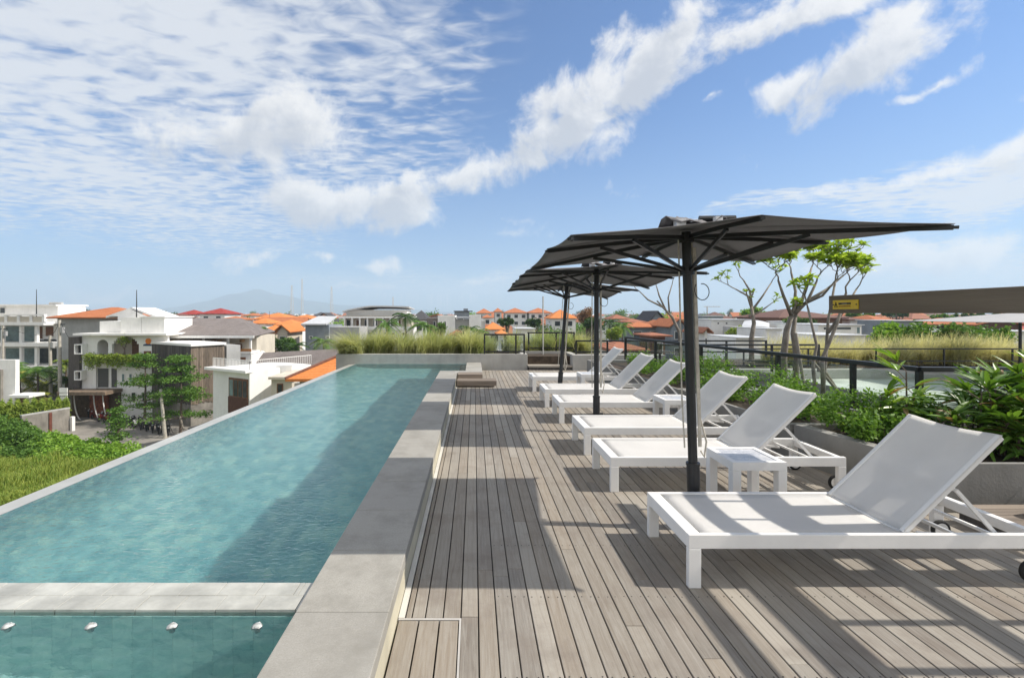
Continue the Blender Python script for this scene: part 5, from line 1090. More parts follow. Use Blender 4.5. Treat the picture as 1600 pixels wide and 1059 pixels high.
def palm(loc, h, fr, L_, label, group='palms', m=None, seed=1, tall=1.0, name='palm_tree'):
    random.seed(seed); r = empty(name, loc, 0, label, 'palm', group); t = MB().tube([(0, 0, 0), (.02 * h, 0, h * .5), (0, .02 * h, h)], [.045 * h ** .5 * 1.6, .035 * h ** .5 * 1.6, .10], 8); Cs = []; mb = MB()
    for k in range(fr):
        a = k * 2.4 + random.uniform(-.2, .2); el_ = random.uniform(-.25, 1.25); N = 9; pts = []
        for i in range(N + 1):
            u = i / N; pts.append(Vector((math.cos(a) * L_ * u * math.cos(el_ * .6), math.sin(a) * L_ * u * math.cos(el_ * .6), h + L_ * (u * math.sin(el_) - u * u * .75))))
        for i in range(1, N):
            p = pts[i]; d_ = (pts[i + 1] - pts[i - 1]).normalized(); sd_ = d_.cross(Vector((0, 0, 1)));
            if sd_.length < .05: continue
            sd_.normalize(); ll = L_ * .26 * math.sin(math.pi * (i / N * .8 + .15)); 
            for s_ in (-1, 1):
                for off_ in (0, .5):
                    q = p + (pts[i + 1] - p) * off_; e = q + sd_ * s_ * ll + d_ * ll * .5 - Vector((0, 0, ll * .35)); mb.add([q - d_ * .03 * L_, q + d_ * .03 * L_, e], [(0, 1, 2)])
        mb.tube(pts, .012 * L_, 3, cap=False)
    mb.obj('fronds', m or M_leafA, r); t.obj('trunk', M_bark, r); return r
M_palmY = leaf('yellowing_fronds', (.10, .17, .03), (.38, .36, .06))
for i, (px, Y, h, L_, mm, lb) in enumerate([(30, 62, 4.6, 3.3, M_palmY, 'yellow-green palm beside the white wall block'), (58, 61, 5.4, 3.4, M_leafA, 'dark green palm in the middle of the left palm group'), (72, 64, 3.6, 2.8, M_palmY, 'low yellowing palm behind the utility poles'), (48, 58, 2.8, 2.7, M_palmY, 'lowest palm with bright yellow fronds by the boundary wall'), (105, 63, 4.2, 2.4, M_leafB, 'dark palm against the dark side cladding of the villa'), (15, 66, 5.5, 2.8, M_leafA, 'palm partly hidden behind the white wall block'), (102, 66, 6.2, 1.8, M_bush2, 'bushy yellow palm on the hotel balcony side')]):
    palm((PX(px, Y), Y, GZ), h, 16, L_, lb, 'palms by the left hotel', mm, 50 + i)
random.seed(60)
# bottom left bushes and field
def scrub(name, label, px0, px1, Yr, n, h, size, m, cl=60, kind=None, cat='bush'):
    cx = RNG.uniform(0, 1, cl); cy = RNG.uniform(Yr[0], Yr[1], cl); cr = RNG.uniform(.5, 1.1, cl); ch = h * RNG.uniform(.5, 1.1, cl); i = RNG.integers(0, cl, n); d_ = rand_dirs(n); d_[:, 2] = np.abs(d_[:, 2]); rr_ = RNG.uniform(.75, 1.05, n)[:, None]
    X = (px0 + cx[i] * (px1 - px0) - VX) * cy[i] / F; C = np.stack([X, cy[i], np.full(n, GZ)], 1) + d_ * rr_ * np.stack([cr[i], cr[i], ch[i]], 1); V, Fq = leafset(C, size, .5, .2); o = npobj(name, V, Fq, m); tag(o, label, None if kind else cat, None, kind)
for i, (a, b, ya, yb, h, m_, lb, cl) in enumerate([(-20, 22, 45, 49, 3.3, M_leafA, 'dense dark bush at the left edge below the hedge', 16), (18, 58, 45, 48.5, 2.5, M_leafA, 'dark green bush in front of the compound wall', 14), (56, 105, 44.5, 48, 1.3, M_leafC, 'bright bush at the foot of the compound wall', 16), (95, 150, 43.5, 46, 1.2, M_leafC, 'bright bushes at the edge of the lane', 18), (140, 205, 42.5, 44.5, 1.2, M_leafC, 'bright bushes around the young layered tree', 18), (-20, 60, 43, 45.5, 1.1, M_leafA, 'low scrub in front of the dark bushes', 26), (60, 190, 42, 44, .8, M_leafC, 'low green scrub along the meadow edge', 30)]):
    scrub('roadside_bush', lb, a, b, (ya, yb), 5200, h, .30, m_, cl)
n = 44000; Yg_ = RNG.uniform(24, 44, n); Xg = (RNG.uniform(-90, 340, n) - VX) * Yg_ / F; b = np.stack([Xg, Yg_, np.full(n, GZ)], 1); hh = .55 + .35 * np.sin(Xg * .9) * np.cos(Yg_ * .8)
V, Fq = blades(b, np.clip(hh, .3, 1) * RNG.uniform(.6, 1.2, n), .7, .10, 3); tag(npobj('meadow_grass', V, Fq, leaf('meadow', (.12, .22, .03), (.38, .42, .09), .4, .7)), 'long yellow-green meadow grass below the pool', None, None, 'stuff')
tag(MB().add([(-50, 12, GZ + .02), (-6, 12, GZ + .02), (-18, 46, GZ + .02), (-58, 46, GZ + .02)], [(0, 1, 2, 3)]).obj('meadow', mat('meadow_soil', (.14, .20, .04), .95, .3, .3, col2=(.24, .24, .07))), kind='structure')

# ---- middle distance, hand placed
O, O2, O3, W_, G_ = M_orange, M_orange2, M_orange3, M_stucco, M_stucco_grey
HS = [ # px0, px1, ridge, eave, Y, depth, roof, wall, label, kind
 (393, 449, 488.5, 498, 150, 14, O3, W_, 'wide orange hip roof house at the top of the left roof cluster', 'hip'),
 (447, 492, 491.5, 498, 170, 12, O3, G_, 'orange-roofed house right of the wide one, left of the pale sheet roof', 'hip'),
 (386, 420, 496.5, 505, 120, 9, O3, W_, 'small orange pyramid roof at the left of the cluster', 'hip'),
 (428, 461, 499, 507.5, 118, 9, O3, W_, 'orange pyramid roof left of the grey shed', 'hip'),
 (405, 428, 508, 517, 95, 8, O3, M_cream, 'low orange roof house with columns above the green tree', 'hip'),
 (428, 455, 506, 518, 92, 8, O3, M_cream, 'orange gabled house in front of the grey shed', 'gable'),
 (378, 400, 489, 493, 260, 10, O, W_, 'distant orange roof at the left end of the cluster', 'hip'),
 (276, 308, 484, 491, 190, 10, M_redroof, W_, 'small red hip-roofed house behind the shingle roof', 'hip'),
 (309, 354, 481.5, 490, 175, 12, M_redroof, W_, 'larger red hip-roofed house behind the shingle roof', 'hip'),
 (230, 280, 490.5, 496, 130, 9, M_brownroof, G_, 'low brown roof left of the red roofs', 'gable'),
 (335, 372, 494, 499, 110, 9, O, W_, 'orange roof poking over the grey shingle roof', 'hip'),
 (497, 515, 488.5, 495, 180, 8, M_darkroof, G_, 'small dark-roofed house above the pale sheet roof', 'gable'),
 (640, 669, 485, 499, 105, 10, M_darkroof, W_, 'house with a big dark grey roof behind the palms', 'hip'),
 (667, 698, 491, 495, 130, 8, O, G_, 'thin orange roof behind the white modern block', 'gable'),
 (755, 790, 503.5, 514, 95, 9, O3, W_, 'orange pyramid roof just left of the black railing', 'hip'),
 (775, 794, 515, 521, 75, 5, O3, W_, 'tiny orange roof behind the glass railing', 'hip'),
 (700, 727, 515, 523, 70, 5, O2, W_, 'small weathered orange roof behind the fountain grass', 'hip'),
 (743, 770, 482, 489, 230, 14, O, W_, 'leftmost of the four big orange roofs on the skyline', 'hip'),
 (771, 786, 481, 487, 228, 9, O, W_, 'small pagoda-like orange roof between the big skyline roofs', 'hip'),
 (787, 826, 481, 488.5, 225, 14, O, W_, 'widest of the four big orange roofs on the skyline', 'hip'),
 (825, 863, 481, 488.5, 222, 14, O, W_, 'big orange roof on the skyline just left of the pale pole', 'hip'),
 (858, 903, 483.5, 497, 150, 12, O3, W_, 'orange hip-roofed white house between two umbrella poles', 'hip'),
 (753, 770, 491, 496, 190, 7, O, W_, 'small orange roof below the leftmost skyline roof', 'hip'),
 (955, 985, 491, 498, 160, 10, O2, W_, 'orange roof left of the grey gabled house', 'hip'),
 (978, 1040, 502.5, 510.5, 100, 9, O, M_greywall, 'long orange roof over a blue-grey wall', 'hip'),
 (977, 1012, 497.5, 503, 120, 8, O2, G_, 'weathered orange roof just above the long one', 'hip'),
 (1012, 1042, 485.5, 502, 125, 10, M_darkroof, M_greywall, 'dark gabled blue-grey house', 'gable'),
 (1034, 1060, 500, 506, 100, 9, O, M_greywall, 'orange gable at the right end of the blue-grey wall', 'gable'),
 (1043, 1077, 497, 510, 92, 9, O, M_greywall, 'orange roof just left of the near umbrella pole', 'gable'),
 (1094, 1112, 510, 519, 75, 6, O2, W_, 'small weathered orange gable right of the near umbrella pole', 'gable'),
 (950, 1012, 533, 545, 36, 5, O2, W_, 'weathered orange roof seen through the far railing', 'hip'),
 (1012, 1048, 519, 523.5, 60, 5, O2, M_brownroof, 'brown low building behind the far railing', 'hip'),
 (1213, 1322, 482.5, 496, 85, 14, M_brownroof, M_frame, 'long brown-roofed pavilion behind the frangipani trees', 'hip'),
 (1322, 1345, 492, 499, 90, 8, M_brownroof, W_, 'smaller brown roof right of the long pavilion', 'hip'),
 (1322, 1350, 489, 493.5, 150, 10, O, W_, 'orange roof under the left end of the wooden beam', 'hip'),
 (1365, 1400, 492, 500, 110, 10, O, W_, 'orange hip roof below the middle of the wooden beam', 'hip'),
 (1430, 1470, 498, 506, 80, 8, O, W_, 'orange roof right of the blue-grey shed', 'hip'),
 (1515, 1600, 497, 507, 75, 9, O, M_brownroof, 'orange-roofed house at the right edge of the photo', 'gable'),
]
for (a, b, c, d_, Y, dp, rm, wm, lb, kd) in HS:
    al = 'y' if (kd == 'gable' and (b - a) * Y / F < dp * 1.3) else 'x'; house(a, b, c, d_, Y, dp, rm, wm, lb, kd, along=al)
# pale sheet-metal roofed shed
sr = building('metal_shed', 'blue-grey clad shed with a pale sheet metal roof', 495, 88, 6)
E(sr, 88, 'wall', 477, 514, 508, None, 0, 9, M_greywall); o = sr.location; q = [P(470, 508, 87.4), P(510, 508, 87.4), P(526, 496, 98), P(498, 495.5, 98)]
MB().add([(p.x - o.x, p.y - o.y, p.z - GZ + e) for e in (0, .25) for p in q], [(3, 2, 1, 0), (4, 5, 6, 7), (0, 1, 5, 4), (1, 2, 6, 5), (2, 3, 7, 6), (3, 0, 4, 7)]).obj('roof', M_sheet, sr); E(sr, 88, 'annex_wall', 514, 560, 511, None, .5, 7, M_stucco_grey)
for a in (483, 509): win(sr, 88, a, a + 6, 525, 529, M_glassd)
# large white hotel with curved canopy
bh = building('hotel', 'large white hotel with a curved pale canopy roof behind the fountain grass', 610, 98, 13)
Yh = 98; E(bh, Yh, 'wall', 530, 645, 511, None, 1, 12, M_stucco); E(bh, Yh, 'parapet', 528, 648, 510, 515, -.6, .5, M_stucco); E(bh, Yh, 'terrace_wall', 532, 640, 493, 510.9, 2.5, 8, M_cream); E(bh, Yh, 'roof_band', 528, 644, 494.5, 497, .4, 10, M_stucco); E(bh, Yh, 'upper_wall', 534, 632, 484, 494.4, 3.5, 7, M_stucco)
cv = MB(); o = bh.location
for i in range(12):
    a, b = 532 + i * 8.8, 532 + (i + 1) * 8.8; f_ = lambda q: 487.5 - 8.5 * min(1, (q - 532) / 42) ** .8 + max(0, q - 600) * .03
    p = [(PX(a, Yh) - o.x, 1.2, PZ(f_(a), Yh) - GZ), (PX(b, Yh) - o.x, 1.2, PZ(f_(b), Yh) - GZ), (PX(b, Yh) - o.x, 11, PZ(f_(b), Yh) - GZ - .4), (PX(a, Yh) - o.x, 11, PZ(f_(a), Yh) - GZ - .4)]
    cv.add(p + [(x, y, z + .22) for x, y, z in p], [(3, 2, 1, 0), (4, 5, 6, 7), (0, 1, 5, 4), (2, 3, 7, 6), (1, 2, 6, 5), (3, 0, 4, 7)])
cv.obj('canopy_roof', M_sheet, bh)
for a in range(536, 644, 12): E(bh, Yh, 'column', a, a + 2, 497, 510, .5, .4, M_stucco)
for a in (541, 556, 569, 583, 595, 607, 620): win(bh, Yh + 2.4, a, a + 7, 499, 510, M_glassd if a % 2 else M_frame)
for a in (552, 566, 576, 600, 612, 628): win(bh, Yh + 1, a, a + 5, 519, 524, M_glassd)
mb_ = building('modern_house', 'white cubic modern house with narrow windows', 700, 90, 8, 'house')
E(mb_, 90, 'wall', 684, 711, 493, None, 0, 8, M_stucco); E(mb_, 90, 'grey_block', 711, 733, 499, None, .8, 8, M_stucco_grey); E(mb_, 90, 'tower', 733, 752, 492, None, .3, 7, M_stucco); E(mb_, 90, 'low_block', 751, 758, 501, None, 1, 6, M_stucco_grey); E(mb_, 90, 'dark_wing', 666, 684, 497, None, 1.2, 7, mat('taupe_wall', (.2, .17, .15), .8, .1)); E(mb_, 90, 'roof_edge', 709, 735, 495, 496.5, .2, 6, M_sheet)
for a, b, c, d_ in ((688.5, 690.5, 502, 508.5), (695, 697, 502, 508.5), (689, 690.6, 515, 521), (677, 681, 502, 512), (715, 724, 497.5, 500)): win(mb_, 90, a, b, c, d_, M_glassd, fw=.04)
sk = building('grey_roof_pavilion', 'dark grey flat block with roof gear left of the big skyline roofs', 722, 210, 10); E(sk, 210, 'wall', 710, 733, 487, None, 0, 9, M_greywall); E(sk, 210, 'roof_plate', 709, 738, 485.5, 487, -.5, 10, M_darkroof); E(sk, 210, 'roof_gear', 724, 731, 482, 485.4, 2, 4, M_greywall)
# right-hand pieces
def simple(name, label, px0, px1, p0, Y, dep, m, extra=(), cap=None):
    r = building(name, label, (px0 + px1) / 2, Y, 5); E(r, Y, 'wall', px0, px1, p0, None, 0, dep, m); E(r, Y, 'roof_edge', px0 - .8, px1 + .8, p0 - 1.2, p0, -.4, dep + .8, cap or M_sheet)
    for (a, b, c, d_, g_) in extra: win(r, Y, a, b, c, d_, g_)
    return r
simple('white_low_building', 'long low white building right of the near umbrella pole', 1111, 1176, 500, 84, 8, W_, [(1120, 1124, 503, 507, M_glassd), (1133, 1137, 503, 507, M_glassd)])
simple('white_box_building', 'plain white box building left of the thick frangipani trunk', 1196, 1222, 514, 55, 6, W_)
simple('flat_roofed_house', 'flat-roofed house with white framed door below the long pavilion', 1278, 1346, 508, 52, 7, W_, [(1343 - 6, 1344, 510, 522, M_glassb), (1285, 1330, 510, 516, M_glassd)])
simple('terrace_building', 'wide low white terrace building in front of the flat-roofed house', 1275, 1352, 524, 42, 5, W_, [(1290, 1296, 528, 533, M_glassd)])
simple('blue_shed', 'pale blue-grey shed below the wooden beam', 1396, 1441, 501.5, 74, 7, M_greywall)
simple('white_flat_house', 'white flat-roofed house behind the bushes at the right edge', 1512, 1640, 518, 48, 6, W_, [(1528, 1534, 523, 530, M_glassd), (1555, 1562, 522, 533, M_glassd), (1572, 1580, 522, 533, M_glassd)])
simple('white_gable_shed', 'small white building behind the second glass railing bay', 806, 836, 514, 60, 5, W_)
simple('red_wall_building', 'low building with a white parapet behind the far railing', 1150, 1195, 528, 44, 5, W_, [(1158, 1164, 531, 535, M_frame)])
simple('white_low_building', 'low white building tucked left of the brown pavilion', 1235, 1262, 503, 78, 6, W_)
simple('grey_flat_building', 'grey flat building on the skyline under the tower crane', 1098, 1130, 494, 240, 9, M_greywall)
shl = building('shell_roof_hall', 'hall with a swooping pale grey shell roof', 1180, 76, 8, 'hall'); o = shl.location; sm = MB(); N = 12
for i in range(N + 1):
    u = i / N; zt_ = PZ(501.5 + 3.5 * u * u - 2 * math.sin(u * 3.1), 82); zb = PZ(511.5 - 2.0 * math.sin(u * 3.14), 76); xa, xb = PX(1168 + u * 40, 82), PX(1156 + u * 44, 76)
    sm.v += [(xb - o.x, -.3, zb - GZ), (xa - o.x, 7, zt_ - GZ), (xb - o.x, -.3, zb - GZ - .3), (xa - o.x, 7, zt_ - GZ - .3)]
for i in range(N): q = i * 4; sm.f += [(q, q + 4, q + 5, q + 1), (q + 2, q + 3, q + 7, q + 6), (q, q + 2, q + 6, q + 4)]
sm.obj('roof', M_sheet, shl); E(shl, 76, 'wall', 1158, 1198, 511, None, .6, 5, G_)
# crane and masts
def lattice(px, p0, Y, label, wdt, m, name='lattice_mast'):
    r = empty(name, (PX(px, Y), Y, GZ), 0, label, 'mast', 'lattice masts on the skyline'); H = PZ(p0, Y) - GZ; lg = MB()
    for k in range(3):
        a = k * 2.094; lg.bar((math.cos(a) * wdt, math.sin(a) * wdt, 0), (math.cos(a) * wdt * .25, math.sin(a) * wdt * .25, H), .22, .22)
    lg.obj('legs', m, r); br = MB(); nn_ = 16
    for i in range(nn_):
        z0, z1 = H * i / nn_, H * (i + 1) / nn_; w0, w1 = wdt * (1 - .75 * i / nn_), wdt * (1 - .75 * (i + 1) / nn_)
        for k in range(3):
            a, b = k * 2.094, ((k + 1) % 3) * 2.094; br.bar((math.cos(a) * w0, math.sin(a) * w0, z0), (math.cos(b) * w1, math.sin(b) * w1, z1), .14, .14)
    br.obj('bracing', m, r); return r
M_mast = mat('mast_paint', (.66, .64, .62), .6, .1, .1)
lattice(456, 446, 480, 'leftmost tall lattice mast on the skyline', 2.6, M_mast); lattice(472, 436, 520, 'tallest lattice mast on the skyline', 2.0, M_mast); lattice(518, 448, 500, 'rightmost tall lattice mast on the skyline', 2.6, M_mast); lattice(614, 464, 400, 'short thin lattice mast above the curved canopy', 1.0, M_mast)
cr = empty('tower_crane', (PX(1105, 600), 600, GZ), 0, 'small tower crane on the skyline right of the near umbrella pole', 'crane'); Hc = PZ(479, 600) - GZ; MB().bar((0, 0, 0), (0, 0, Hc), 1.2, 1.2, up=(0, 1, 0)).obj('mast', M_mast, cr); MB().bar((-4, 0, Hc), (16, 0, Hc), .7, .9).obj('jib', M_mast, cr)
# far umbrella on the other terrace
fu = empty('garden_umbrella', (PX(1594, 13), 13, -.8), 0, 'grey umbrella on the far terrace at the right edge of the photo', 'umbrella')
MB().tube([(0, 0, 0), (0, 0, 2.35)], .035, 10).obj('pole', M_black, fu); zc = PZ(489, 13) + .8; zr = PZ(502, 13) + .8; hipc = MB(); k8 = [(math.cos(i * math.pi / 4 + .39) * 2.3, math.sin(i * math.pi / 4 + .39) * 2.3, zr) for i in range(8)] + [(0, 0, zc + .02)]
cvo = hipc.add(k8, [(i, (i + 1) % 8, 8) for i in range(8)]).obj('canopy', mat('pale_grey_canopy', (.38, .38, .38), .9, .05), fu); cvo.modifiers.new('s', 'SOLIDIFY').thickness = .01
for i in range(8): MB().bar((k8[i][0] * .98, k8[i][1] * .98, zr - .03), (0, 0, zc - .05), .02, .02).obj('rib', M_black, fu)

# ---- trees, hand placed: px, Y, crown width px, top py, bottom py
TR = [(420, 80, 34, 525, 552, M_leafB, 'large dark green tree below the orange roof cluster'), (398, 76, 20, 532, 556, M_leafA, 'green tree left of the large dark one'), (448, 82, 18, 528, 550, M_leafA, 'green tree right of the large dark one'),
      (918, 105, 17, 483, 510, M_leafD, 'reddish feathery tree left of the middle umbrella pole'), (925, 95, 16, 497, 515, M_leafB, 'dark green tree below the reddish one'), (960, 80, 16, 512, 530, M_bush2, 'yellow-green tree right of the middle umbrella pole'),
      (1178, 110, 18, 481, 502, M_leafC, 'round bright green tree on the skyline behind the half-bare frangipani'), (1395, 30, 26, 513, 545, M_leafC, 'bushy green tree left of the golden grass'), (1440, 29, 36, 515, 545, M_leafA, 'wide bush behind the golden grass'), (1500, 28, 36, 516, 545, M_leafA, 'second wide bush behind the golden grass'), (1550, 28, 26, 522, 548, M_leafA, 'smaller bush at the right behind the golden grass'),
      (1385, 60, 16, 505, 528, M_leafA, 'loose green tree left of the blue-grey shed'), (1150, 66, 20, 512, 530, M_bush2, 'yellow-green bush below the shell roof'), (1105, 95, 12, 500, 512, M_leafC, 'small bright tree right of the near umbrella pole'), (1200, 60, 22, 516, 535, M_leafC, 'wide bright tree left of the white box'), (1262, 70, 26, 500, 516, M_leafB, 'dark tree in front of the brown pavilion'), (1240, 74, 14, 494, 515, M_leafA, 'tree at the left end of the brown pavilion'),
      (1345, 130, 22, 487, 499, M_leafA, 'tree under the left part of the wooden beam'), (1400, 160, 24, 486, 494, M_leafB, 'dark tree line under the middle of the beam'), (1520, 120, 50, 489, 500, M_leafB, 'broad dark tree under the right part of the beam'), (1470, 110, 20, 490, 503, M_leafA, 'tree right of the pale shed under the beam'), (790, 110, 15, 497, 508, M_leafB, 'dark tree in front of the skyline roofs'), (835, 120, 18, 499, 508, M_leafB, 'dark tree right of the orange pyramid roof'), (690, 70, 7, 507, 520, M_leafA, 'small tree in front of the white modern house')]
for i, (px, Y, wpx, pt, pb, mm, lb) in enumerate(TR):
    rx = wpx * Y / F / 1.0 * .8; zt_ = PZ(pt, Y) - GZ; zb = PZ(pb, Y) - GZ; rz = max(.8, (zt_ - zb) / 2 * .85); roundtree((PX(px, Y), Y, GZ), rx, rz, (zt_ + zb) / 2, 2600, max(.22, Y * .0042), mm, lb, 'broadleaf trees in the town'); OCC.append((PX(px, Y), Y, rx))
for i, (px, Y, pt, L_, lb) in enumerate([(604, 74, 500, 2.6, 'fan palm in front of the white hotel, left of two'), (633, 82, 490, 2.8, 'taller fan palm in front of the white hotel'), (662, 76, 503, 2.9, 'bushy palm left of the white modern house'), (733, 70, 509, 2.2, 'palm in front of the grey modern block'), (748, 68, 513, 2.0, 'palm just left of the black railing'), (952, 92, 498, 2.6, 'palm just right of the middle umbrella pole'), (972, 90, 503, 2.6, 'palm at the left end of the blue-grey wall'), (103, 110, 478, 2.6, 'palm crown above the left hotel roof'), (505, 76, 528, 2.6, 'grey-green palm below the metal shed'), (463, 78, 535, 2.5, 'palm right of the large dark tree'), (400, 72, 512, 2.4, 'palm left below the orange cluster'), (1210, 90, 494, 2.6, 'palm left of the brown pavilion'), (1232, 88, 492, 2.4, 'palm in front of the brown pavilion')]):
    palm((PX(px, Y), Y, GZ), PZ(pt + 6, Y) - GZ, 18, L_, lb, 'palms in the town', M_leafB if i % 2 else M_leafA, 80 + i)
random.seed(90)

# ---- scattered town behind
RN = {id(O): 'orange', id(O2): 'faded orange', id(M_brownroof): 'brown', id(M_redroof): 'red', id(M_darkroof): 'dark grey', id(M_sheet): 'pale'}
def free(x, y, r): return all((x - a) ** 2 + (y - b) ** 2 > (r + c) ** 2 for a, b, c in OCC)
LM = [(0, 90, 'above the far left hotel'), (90, 250, 'behind the villa'), (250, 380, 'behind the shingle roof'), (380, 470, 'behind the orange roof cluster'), (470, 560, 'near the lattice masts'), (560, 680, 'behind the white hotel'), (680, 760, 'behind the modern house'), (760, 870, 'near the pale pole'), (870, 935, 'left of the middle umbrella pole'), (935, 1010, 'right of the middle umbrella pole'), (1010, 1080, 'left of the near umbrella pole'), (1080, 1200, 'right of the near umbrella pole'), (1200, 1300, 'behind the leafy frangipani'), (1300, 1450, 'under the left half of the beam'), (1450, 1620, 'under the right half of the beam')]
TWN = []
tries = 0
while len(TWN) < 190 and tries < 6000:
    tries += 1; k = len(TWN)
    Y = 105 + 900 * random.random() ** 1.5; px = random.uniform(-10, 1610)
    if px < 520 and Y < 130: continue
    x = PX(px, Y); wd_ = random.uniform(7, 13) * (1 + Y / 900); dp = random.uniform(7, 11) * (1 + Y / 900)
    if not free(x, Y + dp / 2, max(wd_, dp) / 2 * (1.0 if Y > 400 else 1.1)): continue
    ze = random.choice([3.4, 6.4, 6.8, 7.2, 9.8]) + random.uniform(-.4, .4)
    if Y > 350: ze = random.uniform(6, 11)
    pe = VY - (GZ + ze - EYE) * F / Y; pr = VY - (GZ + ze + dp * .28 - EYE) * F / (Y + dp / 2); half = wd_ / 2 * F / Y
    rm = random.choice([O, O, O2, O2, O2, M_brownroof, O, M_redroof if random.random() < .3 else O2, M_darkroof]); wm = random.choice([W_, W_, G_, M_cream, W_])
    h_ = house(px - half, px + half, pr, pe, Y, dp, rm, wm, 'x', 'hip' if random.random() < .7 else 'gable', wins=Y < 480, floors=2 if Y < 250 else 1, group='houses of the town', rz=random.choice([0, 0, R(random.uniform(-35, 35))]), name='town_house')
    TWN.append((h_, px, Y, RN[id(rm)], pe))
key = {}
for t in TWN:
    lm = next((c for a, b, c in LM if a <= t[1] < b), 'at the edge of the photo'); band = 'near' if t[2] < 230 else 'mid-distance' if t[2] < 450 else 'distant'; key.setdefault((t[3], band, lm), []).append(t)
BIG = ['low', 'tall']
ORD = ['leftmost', 'second from the left', 'third from the left', 'fourth from the left', 'fifth from the left', 'sixth from the left', 'seventh from the left', 'eighth from the left', 'ninth from the left', 'tenth from the left']
for (c_, bd, lm), L_ in key.items():
    L_.sort(key=lambda t: t[1])
    for i, t in enumerate(L_):
        t[0]['label'] = f'{bd} {c_}-roofed house {lm}' if len(L_) == 1 else f'{ORD[min(i, 9)]} {bd} {c_}-roofed house {lm}'; t[0]['category'] = 'house'
for i, (h_, px, Y, c_, pe) in enumerate([t for t in TWN if t[2] < 330]):
    wl_ = [c for c in kids(h_) if c.name.startswith('wall')][0]; x0_, z1_ = wl_.data.vertices[0].co.x, wl_.data.vertices[4].co.z; y0_ = wl_.data.vertices[0].co.y
    if i % 2: MB().box(x0_ + .8, x0_ + 1.7, y0_ - .45, y0_ - .02, z1_ - 2.9, z1_ - 2.2).obj('air_conditioner', M_stucco, h_)
    MB().box(x0_ - .02, -x0_ + .02, y0_ - .75, y0_ + .3, z1_ - 3.45, z1_ - 3.25).obj('canopy_slab', M_stucco_grey if i % 3 else M_stucco, h_)
    MB().bar((x0_ + 1.5, 0, z1_), (x0_ + 1.5, 0, z1_ + 4.2), .08, .08).obj('roof_aerial', M_black, h_)
# scattered trees: five crowns copied
PT = [roundtree((0, 0, 0), 3.6, 2.6, 5.2, 1100, .62, mm, 'x', 'town trees', 18, 'town_tree') for mm in (M_leafA, M_leafB, M_leafB, M_leafA, M_leafC)]; index(None); PTu = [False] * 5; TT = []
tries = 0
while len(TT) < 150 and tries < 5000:
    tries += 1; Y = 75 + 950 * random.random() ** 1.6; px = random.uniform(0, 1600)
    if px < 560 and Y < 120: continue
    x = PX(px, Y); s_ = random.uniform(.7, 1.35) * (1 + Y / 1100)
    if not free(x, Y, 2.2 * s_): continue
    k = random.randrange(5); o = copy_tree(PT[k]) if PTu[k] else PT[k]; PTu[k] = True; o.location = (x, Y, GZ); o.rotation_euler = (0, 0, random.uniform(0, 6.28)); o.scale = (s_ * random.uniform(.8, 1.3), s_, s_ * random.uniform(.8, 1.15)); TT.append((o, px, Y, ['mid-green', 'dark', 'dark', 'mid-green', 'light green'][k])); OCC.append((x, Y, 2 * s_))
key = {}
for t in TT:
    lm = next((c for a, b, c in LM if a <= t[1] < b), 'at the edge of the photo'); band = 'near' if t[2] < 200 else 'mid-distance' if t[2] < 450 else 'distant'; key.setdefault((t[3], band, lm), []).append(t)
for (c_, bd, lm), L_ in key.items():
    L_.sort(key=lambda t: t[1])
    for i, t in enumerate(L_): tag(t[0], f'{bd} {c_} tree {lm}' if len(L_) == 1 else f'{ORD[min(i, 9)]} {bd} {c_} tree {lm}', 'tree', 'town trees')
for k in range(5):
    if not PTu[k]:
        for c in kids(PT[k]): bpy.data.objects.remove(c)
        bpy.data.objects.remove(PT[k])
# far town that reads as one mass
def mass(name, label, n, Y0, Y1, hz, m, wr, lean=0):
    Yv_ = Y0 + (Y1 - Y0) * RNG.random(n) ** 1.3; X = (RNG.uniform(-60, 1660, n) - VX) * Yv_ / F; w_ = RNG.uniform(*wr, n); h_ = RNG.uniform(*hz, n); z0 = np.full(n, GZ)
    c = np.array([[-1, -1, 0], [1, -1, 0], [1, 1, 0], [-1, 1, 0], [-1, -1, .7], [1, -1, .7], [1, 1, .7], [-1, 1, .7], [-.3, 0, 1], [.3, 0, 1]]); V = c[None] * np.stack([w_, w_ * .7, h_], 1)[:, None] + np.stack([X, Yv_, z0], 1)[:, None]
    q = np.array([[0, 1, 5, 4], [1, 2, 6, 5], [2, 3, 7, 6], [3, 0, 4, 7], [4, 5, 9, 8], [6, 7, 8, 9], [5, 6, 9, 9], [7, 4, 8, 8]]); Fq = (np.arange(n) * 10)[:, None, None] + q[None]; Fq = Fq.reshape(-1, 4)
    good = Fq[:, 2] != Fq[:, 3]; tri_ = Fq[~good][:, :3]; o = npobj(name, V.reshape(-1, 3), Fq[good], m); tag(o, label, None, None, 'stuff'); return o
mass('distant_town', 'far-off orange-roofed town that reads as one mass along the skyline', 1500, 950, 3800, (6, 12), O2, (5, 12)); mass('distant_town', 'far-off pale buildings scattered through the skyline', 700, 950, 4200, (5, 13), W_, (4, 11))
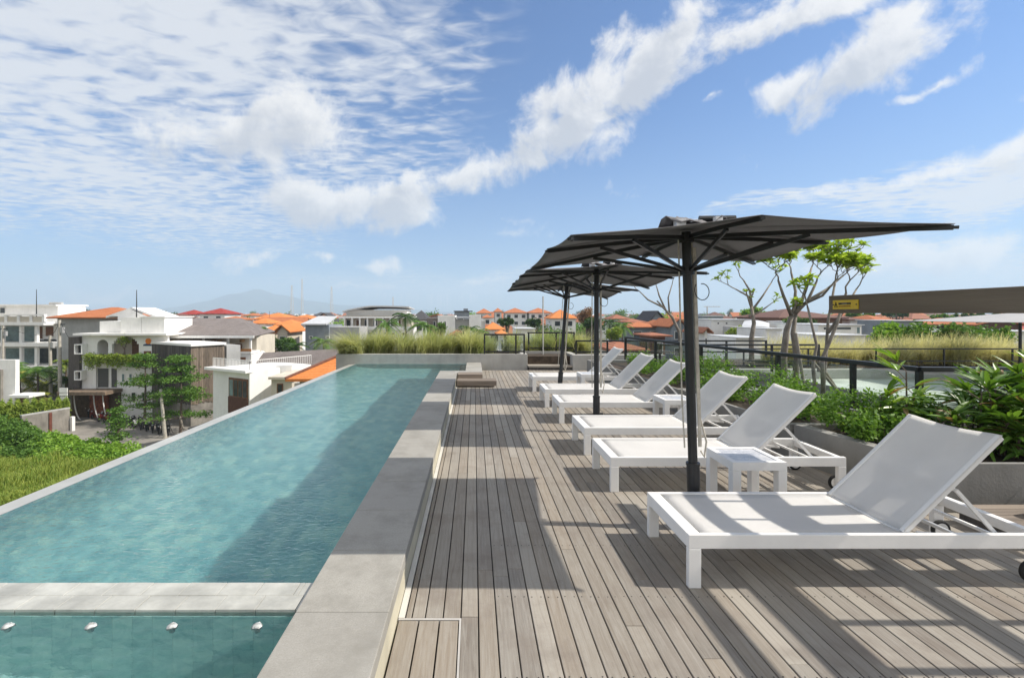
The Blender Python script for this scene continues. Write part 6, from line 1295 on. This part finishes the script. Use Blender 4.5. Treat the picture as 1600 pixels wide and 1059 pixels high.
n = 30000; Yv_ = 900 + 3600 * RNG.random(n) ** 1.4; X = (RNG.uniform(-60, 1660, n) - VX) * Yv_ / F; C = np.stack([X, Yv_, GZ + RNG.random(n) * (7 + Yv_ / 900)], 1); V, Fq = leafset(C, 5.5, .8, 0, .3); tag(npobj('distant_trees', V, Fq, M_leafB), 'far-off tree belt that reads as one mass along the skyline', None, None, 'stuff')
# mountain
prof = [(150, 490), (235, 486), (300, 475), (350, 462.5), (385, 453.5), (402, 452), (420, 455), (455, 464), (520, 475), (570, 478), (620, 481), (700, 487), (820, 491)]
mx_, mz_ = [PX(a, 8200) for a, b in prof], [PZ(b, 8200) - GZ for a, b in prof]; gx_ = np.linspace(mx_[0], mx_[-1], 90); hx2 = np.interp(gx_, mx_, mz_); gy_ = np.linspace(7300, 9000, 30); VV = []
for j, yy in enumerate(gy_):
    f_ = max(0, 1 - abs(yy - 8200) / 950) ** .9
    for i, xx_ in enumerate(gx_): VV.append((xx_, yy, GZ + max(0, hx2[i] * f_ * (1 + .05 * math.sin(i * .9 + j)))))
FF = [(j * 90 + i, j * 90 + i + 1, (j + 1) * 90 + i + 1, (j + 1) * 90 + i) for j in range(29) for i in range(89)]
tag(npobj('mountain', VV, FF, mat('forested_slope', (.06, .09, .06), .95, .2, .002)), kind='structure')
# haze
hz = MB().box(-9100, 9100, -500, 9100, GZ - 1, 432).obj('haze', None); tag(hz, kind='stuff', label='thin bluish haze over the town')
mh = bpy.data.materials.new('haze_air'); mh.use_nodes = True; th_ = NT(mh.node_tree); mh.node_tree.nodes.clear()
pv = th_.n('ShaderNodeVolumePrincipled'); pv.inputs['Color'].default_value = (.66, .82, 1, 1); pv.inputs['Density'].default_value = 2.15e-4; pv.inputs['Anisotropy'].default_value = .1
oo = th_.n('ShaderNodeOutputMaterial'); th_.l(pv.outputs[0], oo.inputs['Volume']); hz.data.materials.append(mh)
for o in bpy.data.objects:
    if o.name.startswith(('pool_floor', 'pool_lining', 'spa_floor', 'spa_lining')): o.cycles.is_caustics_receiver = True
